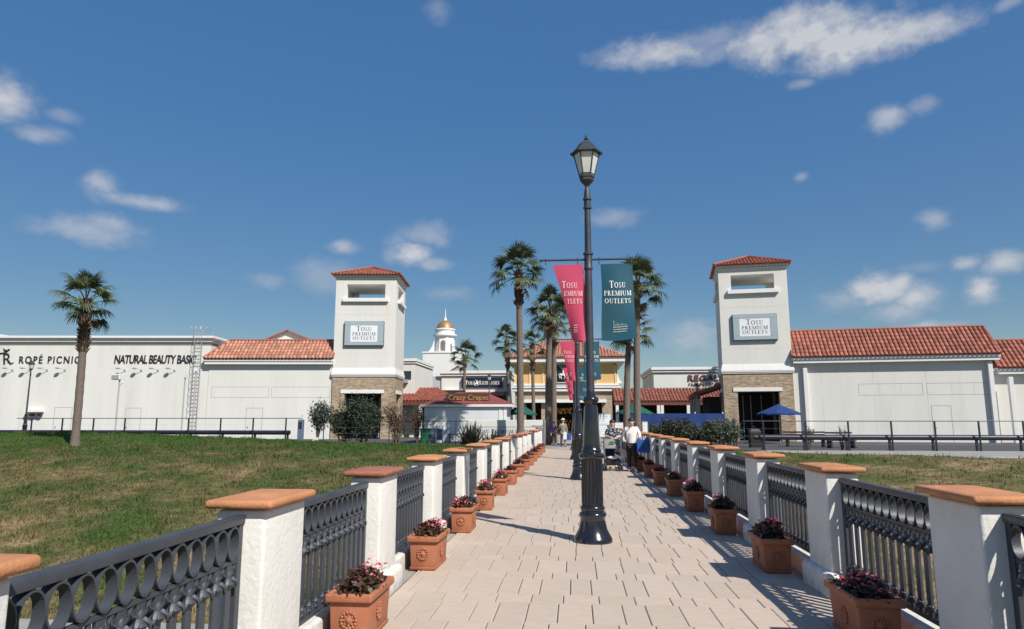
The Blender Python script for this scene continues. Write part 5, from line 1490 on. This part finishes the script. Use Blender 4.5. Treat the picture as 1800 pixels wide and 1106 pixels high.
# ------------------------------------------------------------------ shrubs
def shrub(name, label, x, y, zg, w, h, d, n, m, size, seed, stems=7, low=.15, spread=0.0, cat='shrub'):
    t = thing(name, label, cat, (x,y,zg))
    r = np.random.default_rng(seed); rr = random.Random(seed)
    s = MB(); ends = []
    for k in range(stems):
        a = rr.random()*6.28; q = rr.uniform(.25,1)
        e = Vector((w/2*q*math.cos(a)*.8, d/2*q*math.sin(a)*.8, h*rr.uniform(.6,.95)))
        b0 = Vector((e.x*spread, e.y*spread, -.05))
        mid = Vector((e.x*max(.35,spread)+rr.uniform(-.1,.1), e.y*max(.35,spread), e.z*.5))
        if spread: mid.z *= .5
        s.tube([b0, mid, e], [.035,.022,.006], 4)
        ends.append((mid, e))
        for j in range(3):
            f = mid.lerp(e, rr.uniform(.1,.8)); g = f + Vector((rr.uniform(-.3,.3)*w*.5, rr.uniform(-.3,.3)*d*.5, rr.uniform(.1,.35)*h*.6))
            s.tube([f, g], [.012,.004], 3); ends.append((f, g))
    s.build('stems', TWIG, t)
    idx = r.integers(0, len(ends), n)
    A = np.array([tuple(e[0]) for e in ends]); B = np.array([tuple(e[1]) for e in ends])
    u = r.random(n)[:,None]**.6
    c = A[idx]*(1-u)+B[idx]*u + r.normal(0,1,(n,3))*np.array([w*.085,d*.085,h*.075])
    c[:,2] = np.clip(c[:,2], low*h*r.random(n), h*1.08)
    uu = r.normal(0,1,(n,3)); uu /= np.linalg.norm(uu,axis=1)[:,None]
    vv = r.normal(0,1,(n,3)); vv -= uu*(uu*vv).sum(1)[:,None]; vv /= np.linalg.norm(vv,axis=1)[:,None]
    sz = size*(.6+.8*r.random(n))[:,None]
    q = np.stack([c-uu*sz, c+vv*sz*.42, c+uu*sz, c-vv*sz*.42],1).reshape(-1,3)
    obj('foliage', np_mesh('foliage', q, np.arange(4*n).reshape(-1,4), m), t)
shrub('olive_shrub', 'loose grey green olive shrub left of the left tower doorway', -16.6, 43.5, .1, 2.5, 2.9, 1.8, 2300, LEAF_OLIVE, .085, 1, 11)
shrub('evergreen_shrub', 'dense dark green shrub filling the left tower doorway', -13.5, 43.5, .05, 3.0, 3.15, 2.0, 6000, LEAF_G, .085, 2, 16, .1, .25)
shrub('evergreen_shrub', 'dark green shrub between the olive shrub and the doorway', -15.1, 44.0, .05, 2.2, 2.7, 1.7, 3300, LEAF_G, .085, 12, 12, .1, .2)
shrub('reddish_shrub', 'sparse reddish brown shrub before the brick pier', -11.4, 43.5, .05, 2.3, 3.05, 1.5, 1700, LEAF_BR, .06, 3, 20, .15, .2)
shrub('reddish_shrub', 'dark brown shrub between the brick pier and the kiosk', -10.25, 44.5, .05, 1.3, 2.7, 1.2, 1500, LEAF_BR, .06, 13, 10)
for i, (x, w, h, lab) in enumerate(((4.9,2.3,1.5,'left end of the hedge before the blue tarpaulin'),(6.4,2.4,1.75,'tallest dark bush in the middle of the hedge before the blue tarpaulin'),(7.9,2.3,1.55,'low dark bush right of the tall one before the blue tarpaulin'),(9.2,2.3,1.8,'bush of upright stems beside the right tower brick pier'))):
    shrub('hedge_bush', lab, x, 43, .0, w, h, 1.5, 4200, HEDGE if i < 3 else LEAF_OLIVE, .075, 30+i, 22, .0, .85)
shrub('young_shrub', 'thin grey leaved young shrub before the right tower doorway', 12.15, 37.5, .02, 1.2, 1.45, 1.0, 330, LEAF_OLIVE, .05, 41, 11)
shrub('young_shrub', 'bare young shrub before the right downpipe', 13.35, 36.2, .02, .8, 1.4, .8, 110, LEAF_BR, .045, 42, 8)
def strap_plant(label, x, y, n, h, seed):
    t = thing('strap_leaf_plant', label, 'plant', (x,y,0))
    r = random.Random(seed); b = MB()
    for k in range(n):
        a = r.random()*6.283; el = R(r.uniform(35,88)); L_ = h*r.uniform(.7,1.1); o = Vector((r.uniform(-.35,.35), r.uniform(-.3,.3), 0))
        d = Vector((math.cos(a)*math.cos(el), math.sin(a)*math.cos(el), math.sin(el))); s = Vector((-math.sin(a), math.cos(a), 0))
        vs = []
        for tt, w in ((0,.035),(.5,.035),(.85,.022),(1,.003)):
            p = o + d*L_*tt - Vector((0,0,.25*tt**3*math.cos(el)*L_)); vs += [p-s*w, p+s*w]
        b.add(vs, [(0,1,3,2),(2,3,5,4),(4,5,7,6)])
    me = bpy.data.meshes.new('leaves'); me.from_pydata(b.v, [], b.f); me.materials.append(YUC); obj('leaves', me, t)
strap_plant('big dark strap leaved plant left of the white sign wall', -6.0, 39.6, 150, 1.6, 1)
strap_plant('second dark strap leaved plant against the white sign wall', -4.7, 39.7, 80, 1.15, 2)
strap_plant('third dark strap leaved plant beside the tallest palm', -3.6, 39.7, 60, .95, 3)

# ------------------------------------------------------------------ people
SKIN = mat('skin', (.62,.40,.29), .6, .06, 8)
HAIR = mat('dark_hair', (.018,.014,.013), .45, .3, 20)
def skin_mesh(name, joints, edges, root, m, sub=2):
    """One continuous body grown from a skeleton of joints {key: (x,y,z,radius)}."""
    keys = list(joints); ix = {k: i for i, k in enumerate(keys)}
    me = bpy.data.meshes.new(name); me.from_pydata([joints[k][:3] for k in keys], [(ix[a],ix[b]) for a, b in edges], [])
    o = bpy.data.objects.new(name, me); col.objects.link(o)
    md = o.modifiers.new('skin','SKIN'); md.use_smooth_shade = True
    for i, k in enumerate(keys):
        rr = joints[k][3]; rr = rr if isinstance(rr, tuple) else (rr, rr)
        me.skin_vertices[0].data[i].radius = rr
        me.skin_vertices[0].data[i].use_root = (k == root)
    sb = o.modifiers.new('sub','SUBSURF'); sb.levels = sub; sb.render_levels = sub
    dg = bpy.context.evaluated_depsgraph_get(); dg.update()
    nm = bpy.data.meshes.new_from_object(o.evaluated_get(dg))
    bpy.data.objects.remove(o); bpy.data.meshes.remove(me)
    nm.materials.clear(); nm.materials.append(m); nm.name = name; nm.shade_smooth()
    return nm
def person(label, loc, rz, H, top, bottom, hands, stride=.0, hair_long=False, shoes=None, hat=None, dress=0.0, sleeve=1.0):
    """Figure H metres tall facing -Y at rz = 0; hands = [(elbow, wrist)] for left(+x) and right(-x), in units of H = 1.6."""
    t = thing('person', label, 'person', loc, rz)
    k = H/1.6
    J = {'pelvis':(0,0,.86,.125),'waist':(0,0,1.0,.115),'chest':(0,.0,1.18,.13),'neck0':(0,.01,1.33,.06),'neck1':(0,0,1.385,.048),'head0':(0,-.015,1.43,.068),'head1':(0,-.012,1.50,.085),'head2':(0,-.003,1.555,.068)}
    E_ = [('pelvis','waist'),('waist','chest'),('chest','neck0'),('neck0','neck1'),('neck1','head0'),('head0','head1'),('head1','head2')]
    for n, s in (('l',1),('r',-1)):
        st = stride*s
        (ex,ey,ez),(wx,wy,wz) = hands[0 if s > 0 else 1]
        hv = (Vector((wx,wy,wz))-Vector((ex,ey,ez))).normalized()
        hd = Vector((wx,wy,wz))+hv*.09
        J.update({f'sh{n}':(s*.165,.01,1.285,.062),f'el{n}':(ex,ey,ez,.042),f'wr{n}':(wx,wy,wz,.028),f'ha{n}':(hd.x,hd.y,hd.z,(.036,.022)),
                  f'hip{n}':(s*.085,0,.80,.095),f'kn{n}':(s*.09,-.02-st*.5,.45,.062),f'an{n}':(s*.09,.02-st,.075,.042),f'to{n}':(s*.10,-.13-st,.035,.036)})
        E_ += [('chest',f'sh{n}'),(f'sh{n}',f'el{n}'),(f'el{n}',f'wr{n}'),(f'wr{n}',f'ha{n}'),('pelvis',f'hip{n}'),(f'hip{n}',f'kn{n}'),(f'kn{n}',f'an{n}'),(f'an{n}',f'to{n}')]
    J = {a: (b_[0]*k, b_[1]*k, b_[2]*k, tuple(x*k for x in b_[3]) if isinstance(b_[3], tuple) else b_[3]*k) for a, b_ in J.items()}
    body = obj('body', skin_mesh('body', J, E_, 'pelvis', SKIN), t)
    # fingers on each hand
    fg = MB()
    for n, s in (('l',1),('r',-1)):
        w = Vector(J[f'wr{n}'][:3]); h = Vector(J[f'ha{n}'][:3]); d = (h-w).normalized(); q = d.cross(Vector((0,0,1)))
        q = q.normalized() if q.length > .1 else Vector((1,0,0)); nn = d.cross(q)
        for f, (o_, l_) in enumerate(((-.027,.062),(-.009,.074),(.009,.07),(.027,.055))):
            p = h + q*o_*k; fg.tube([p, p+d*l_*.5*k+nn*.008*k, p+d*l_*.8*k+nn*.03*k], [.0095*k,.009*k,.006*k], 5)
        p = w.lerp(h,.45); fg.tube([p, p+d*.03*k+q*s*-.042*k, p+d*.065*k+q*s*-.05*k], [.011*k,.0105*k,.007*k], 5)
    fg.build('fingers', SKIN, body, 50)
    g = lambda key, r: (*J[key][:3], r*k)
    sh = {'pelvis':g('pelvis',.15),'waist':g('waist',.145),'chest':g('chest',.155),'neck0':(0,.01*k,1.335*k,.075*k)}
    ed = [('pelvis','waist'),('waist','chest'),('chest','neck0')]
    if dress: sh['hem'] = (0,0,(.86-dress)*k,.19*k); ed.append(('pelvis','hem'))
    for n in 'lr':
        sh[f'sh{n}'] = g(f'sh{n}',.08); e = J[f'el{n}']; w = J[f'wr{n}']
        sh[f'el{n}'] = g(f'el{n}',.06); ed += [('chest',f'sh{n}'),(f'sh{n}',f'el{n}')]
        if sleeve > .6: sh[f'wr{n}'] = (*[e[i]+(w[i]-e[i])*.92 for i in range(3)], .046*k); ed.append((f'el{n}',f'wr{n}'))
    obj('top', skin_mesh('top', sh, ed, 'waist', top), t)
    tr = {'pelvis':g('pelvis',.14)}; ed = []
    for n in 'lr':
        tr[f'hip{n}'] = g(f'hip{n}',.108); tr[f'kn{n}'] = g(f'kn{n}',.078); a = J[f'an{n}']; tr[f'an{n}'] = (a[0],a[1],a[2]+.03*k,.056*k)
        ed += [('pelvis',f'hip{n}'),(f'hip{n}',f'kn{n}'),(f'kn{n}',f'an{n}')]
    obj('trousers', skin_mesh('trousers', tr, ed, 'pelvis', bottom), t)
    for n in 'lr':
        a, o_ = J[f'an{n}'], J[f'to{n}']
        MB().ball(((a[0]+o_[0])/2, (a[1]+o_[1])/2, .038*k), (.048*k,.135*k,.04*k), 10, 6).build('shoe', shoes or INK, t, 60)
    hb = MB(); hb.ball((0,.010*k,1.548*k), (.101*k,.106*k,.078*k), 14, 8); hb.ball((0,.034*k,1.50*k), (.099*k,.085*k,.10*k), 12, 8)
    if hair_long: hb.ball((0,.05*k,1.44*k), (.092*k,.06*k,.12*k), 10, 6)
    hb.build('hair', HAIR, t, 60)
    f = MB()
    for s in (-1,1): f.ball((s*.032*k,-.098*k,1.505*k), (.012*k,.008*k,.006*k), 6, 4); f.tube([(s*.048*k,-.092*k,1.527*k),(s*.018*k,-.102*k,1.528*k)], .0035*k, 4)
    f.build('eyes', INK, body)
    MB().tube([(0,-.095*k,1.505*k),(0,-.116*k,1.472*k),(0,-.1*k,1.466*k)], [.006*k,.012*k,.008*k], 6).build('nose', SKIN, body, 60)
    MB().ball((0,-.088*k,1.44*k), (.022*k,.008*k,.006*k), 8, 4).build('mouth', mat('lips', (.45,.16,.14), .5), body)
    er = MB()
    for s in (-1,1): er.ball((s*.088*k,.0,1.49*k), (.012*k,.02*k,.03*k), 6, 5)
    er.build('ears', SKIN, body, 60)
    if hat:
        MB().lathe([(.14*k,1.56*k),(.15*k,1.57*k),(.095*k,1.60*k),(.085*k,1.66*k),(.0,1.68*k)], 14, cap=False).build('hat', hat, t, 50)
    return t
# navy blouse with pale flowers
FLORAL = bpy.data.materials.new('navy_floral_cloth'); FLORAL.use_nodes = True
_n = FLORAL.node_tree; _v = _n.nodes.new('ShaderNodeTexVoronoi'); _v.inputs['Scale'].default_value = 17
_t = _n.nodes.new('ShaderNodeTexCoord'); _n.links.new(_t.outputs['Object'], _v.inputs['Vector'])
_r = _n.nodes.new('ShaderNodeValToRGB'); _r.color_ramp.elements[0].position = .30; _r.color_ramp.elements[0].color = (.42,.44,.44,1); _r.color_ramp.elements[1].position = .42; _r.color_ramp.elements[1].color = (.022,.03,.055,1)
_n.links.new(_v.outputs['Distance'], _r.inputs['Fac']); _n.links.new(_r.outputs[0], _n.nodes['Principled BSDF'].inputs['Base Color']); _n.nodes['Principled BSDF'].inputs['Roughness'].default_value = .8
CREAM = mat('cream_knit', (.74,.70,.68), .9, .06, 8, .2, 90)
BLKTR = mat('dark_trousers', (.02,.016,.02), .8, .2, 6)
PURPLE = mat('purple_coat', (.035,.02,.10), .85, .15, 6)
OLIVE = mat('grey_olive_jacket', (.20,.20,.16), .85, .12, 6)
KHAKI = mat('khaki_trousers', (.28,.23,.18), .85, .1, 6)
person('woman in navy flowered blouse with crossed arms behind a stroller', (1.27, 23.6, 0), 0, 1.60, FLORAL, BLKTR, [((.235,-.04,1.08),(.10,-.24,1.02)), ((-.235,-.04,1.08),(-.10,-.24,1.04))], .05, sleeve=.5)
person('woman in cream long sleeved top carrying a blue shopping bag', (1.80, 22.3, 0), R(-6), 1.66, CREAM, BLKTR, [((.25,.0,1.06),(.27,-.17,.98)), ((-.24,.05,1.05),(-.22,-.06,.83))], .14, shoes=mat('beige_shoe', (.6,.5,.42), .6), hair_long=False)
person('person in a purple coat walking by the end of the sign wall', (-1.35, 44.6, 0), R(30), 1.5, PURPLE, BLKTR, [((.22,-.02,1.05),(.16,-.2,1.12)), ((-.22,.03,1.05),(-.22,-.03,.82))], .1, dress=.16)
person('person in grey olive jacket and pale hat with a blue bag', (-.72, 42.9, 0), R(12), 1.66, OLIVE, KHAKI, [((.23,.02,1.04),(.24,-.05,.80)), ((-.22,-.05,1.08),(-.13,-.22,1.2))], .16, hat=mat('straw_hat', (.62,.53,.38), .9))
def shopping_bag(label, loc, w, h, d, m, m2=None):
    t = thing('shopping_bag', label, 'bag', loc)
    b = MB(); b.frustum((-w/2,w/2,-d/2,d/2), 0, (-w/2*1.04,w/2*1.04,-d/2,d/2), h); b.build('body', m, t, None, .012, 2)
    hb = MB()
    for y in (-d/2, d/2): hb.tube([(-w*.22,y,h-.01),(-.10*w,y*.6,h+.13),(.10*w,y*.6,h+.13),(w*.22,y,h-.01)], .008, 4)
    hb.build('handles', m2 or m, t)
BAGB = mat('blue_carrier_bag', (.02,.085,.33), .5, .3, 6, .3, 12, trans=.1)
shopping_bag('large blue shopping bag hung from the arm of the woman in cream', (2.12,22.0,.60), .38, .40, .16, BAGB)
shopping_bag('small blue bag held by the person in olive', (-.40,42.78,.40), .34, .38, .16, BAGB)
shopping_bag('white carrier bag beside the small blue bag', (-.60,42.6,.44), .2, .44, .12, TRIM)
t = thing('shoulder_bag', 'small dark shoulder bag with long strap on the woman in cream', 'bag', (1.55,22.25,.70))
MB().box(-.07,.07,-.14,.14,0,.24).build('body', INK, t, None, .03, 2)
MB().tube([(0,0,.22),(.06,-.14,.5),(.2,-.12,.72),(.3,.02,.74)], .009, 5).build('strap', INK, t)
# stroller
t = thing('stroller', 'grey baby stroller with dark seat pushed by the woman in navy flowers', 'stroller', (1.20, 22.75, 0), 0)
FR_ = mat('stroller_frame', (.10,.10,.10), .4, .1, 5, metal=.5); FAB = mat('grey_stroller_cloth', (.23,.23,.205), .85, .1, 8)
b = MB()
for s in (-1,1):
    b.tube([(s*.25,.62,1.0),(s*.25,.25,.62),(s*.25,-.30,.10)], .014, 6); b.tube([(s*.25,.18,.55),(s*.25,.36,.10)], .013, 6)
b.tube([(-.25,.62,1.0),(.25,.62,1.0)], .016, 6); b.tube([(-.25,.34,.16),(.25,.34,.16)], .011, 6); b.tube([(-.25,-.2,.2),(.25,-.2,.2)], .011, 6)
b.build('frame', FR_, t, 50)
wm = MB().lathe([(.03,-.022),(.085,-.022),(.092,-.012),(.092,.012),(.085,.022),(.03,.022)], 16).mesh('wheel', INK, 50)
for x, y in ((-.29,-.32),(-.21,-.32),(.21,-.32),(.29,-.32),(-.29,.38),(-.21,.38),(.21,.38),(.29,.38)): obj('wheel', wm, t, (x,y,.092), (0,R(90),0))
c = MB(); n = 9
vs = []
for k in range(n):
    a = R(8+130*k/(n-1)); 
    for x, q in ((-.26,.92),(-.2,1.0),(.2,1.0),(.26,.92)): vs.append((x, .18-.42*math.cos(a)*q, .66+.34*math.sin(a)*q))
c.add(vs, [(4*k+j,4*k+j+1,4*k+j+5,4*k+j+4) for k in range(n-1) for j in range(3)]); c.build('canopy', FAB, t, 60)
MB().ball((0,-.22,.90), (.12,.015,.035), 10, 5).build('canopy_vent', mat('green_mesh_patch', (.10,.13,.04), .8), t)
s = MB(); s.prism([(.30,.86),(.24,.40),(-.16,.38),(-.20,.30),(-.22,.30),(-.20,.44),(.2,.5),(.26,.9)], -.22, .22, 'x'); s.build('seat', mat('navy_seat', (.02,.03,.05), .8), t)
MB().frustum((-.2,.2,-.22,.3), .17, (-.24,.24,-.26,.34), .34).build('basket', INK, t, None, .03, 2)
MB().ball((.0,-.24,.42), (.17,.06,.05), 10, 6).build('white_footrest', TRIM, t, 60)
t = thing('white_blanket', 'white cloth draped over the right side of the stroller', 'blanket', (1.46,22.6,0))
b = MB(); b.add([(-.02,0,.93),(.04,-.03,.9),(.22,.02,.52),(.18,.0,.42),(-.02,-.05,.36),(-.20,-.16,.5),(-.2,-.18,.56),(.0,-.08,.46)], [(0,1,2,3,7),(7,3,4),(7,4,5,6)]); b.build('cloth', TRIM, t)
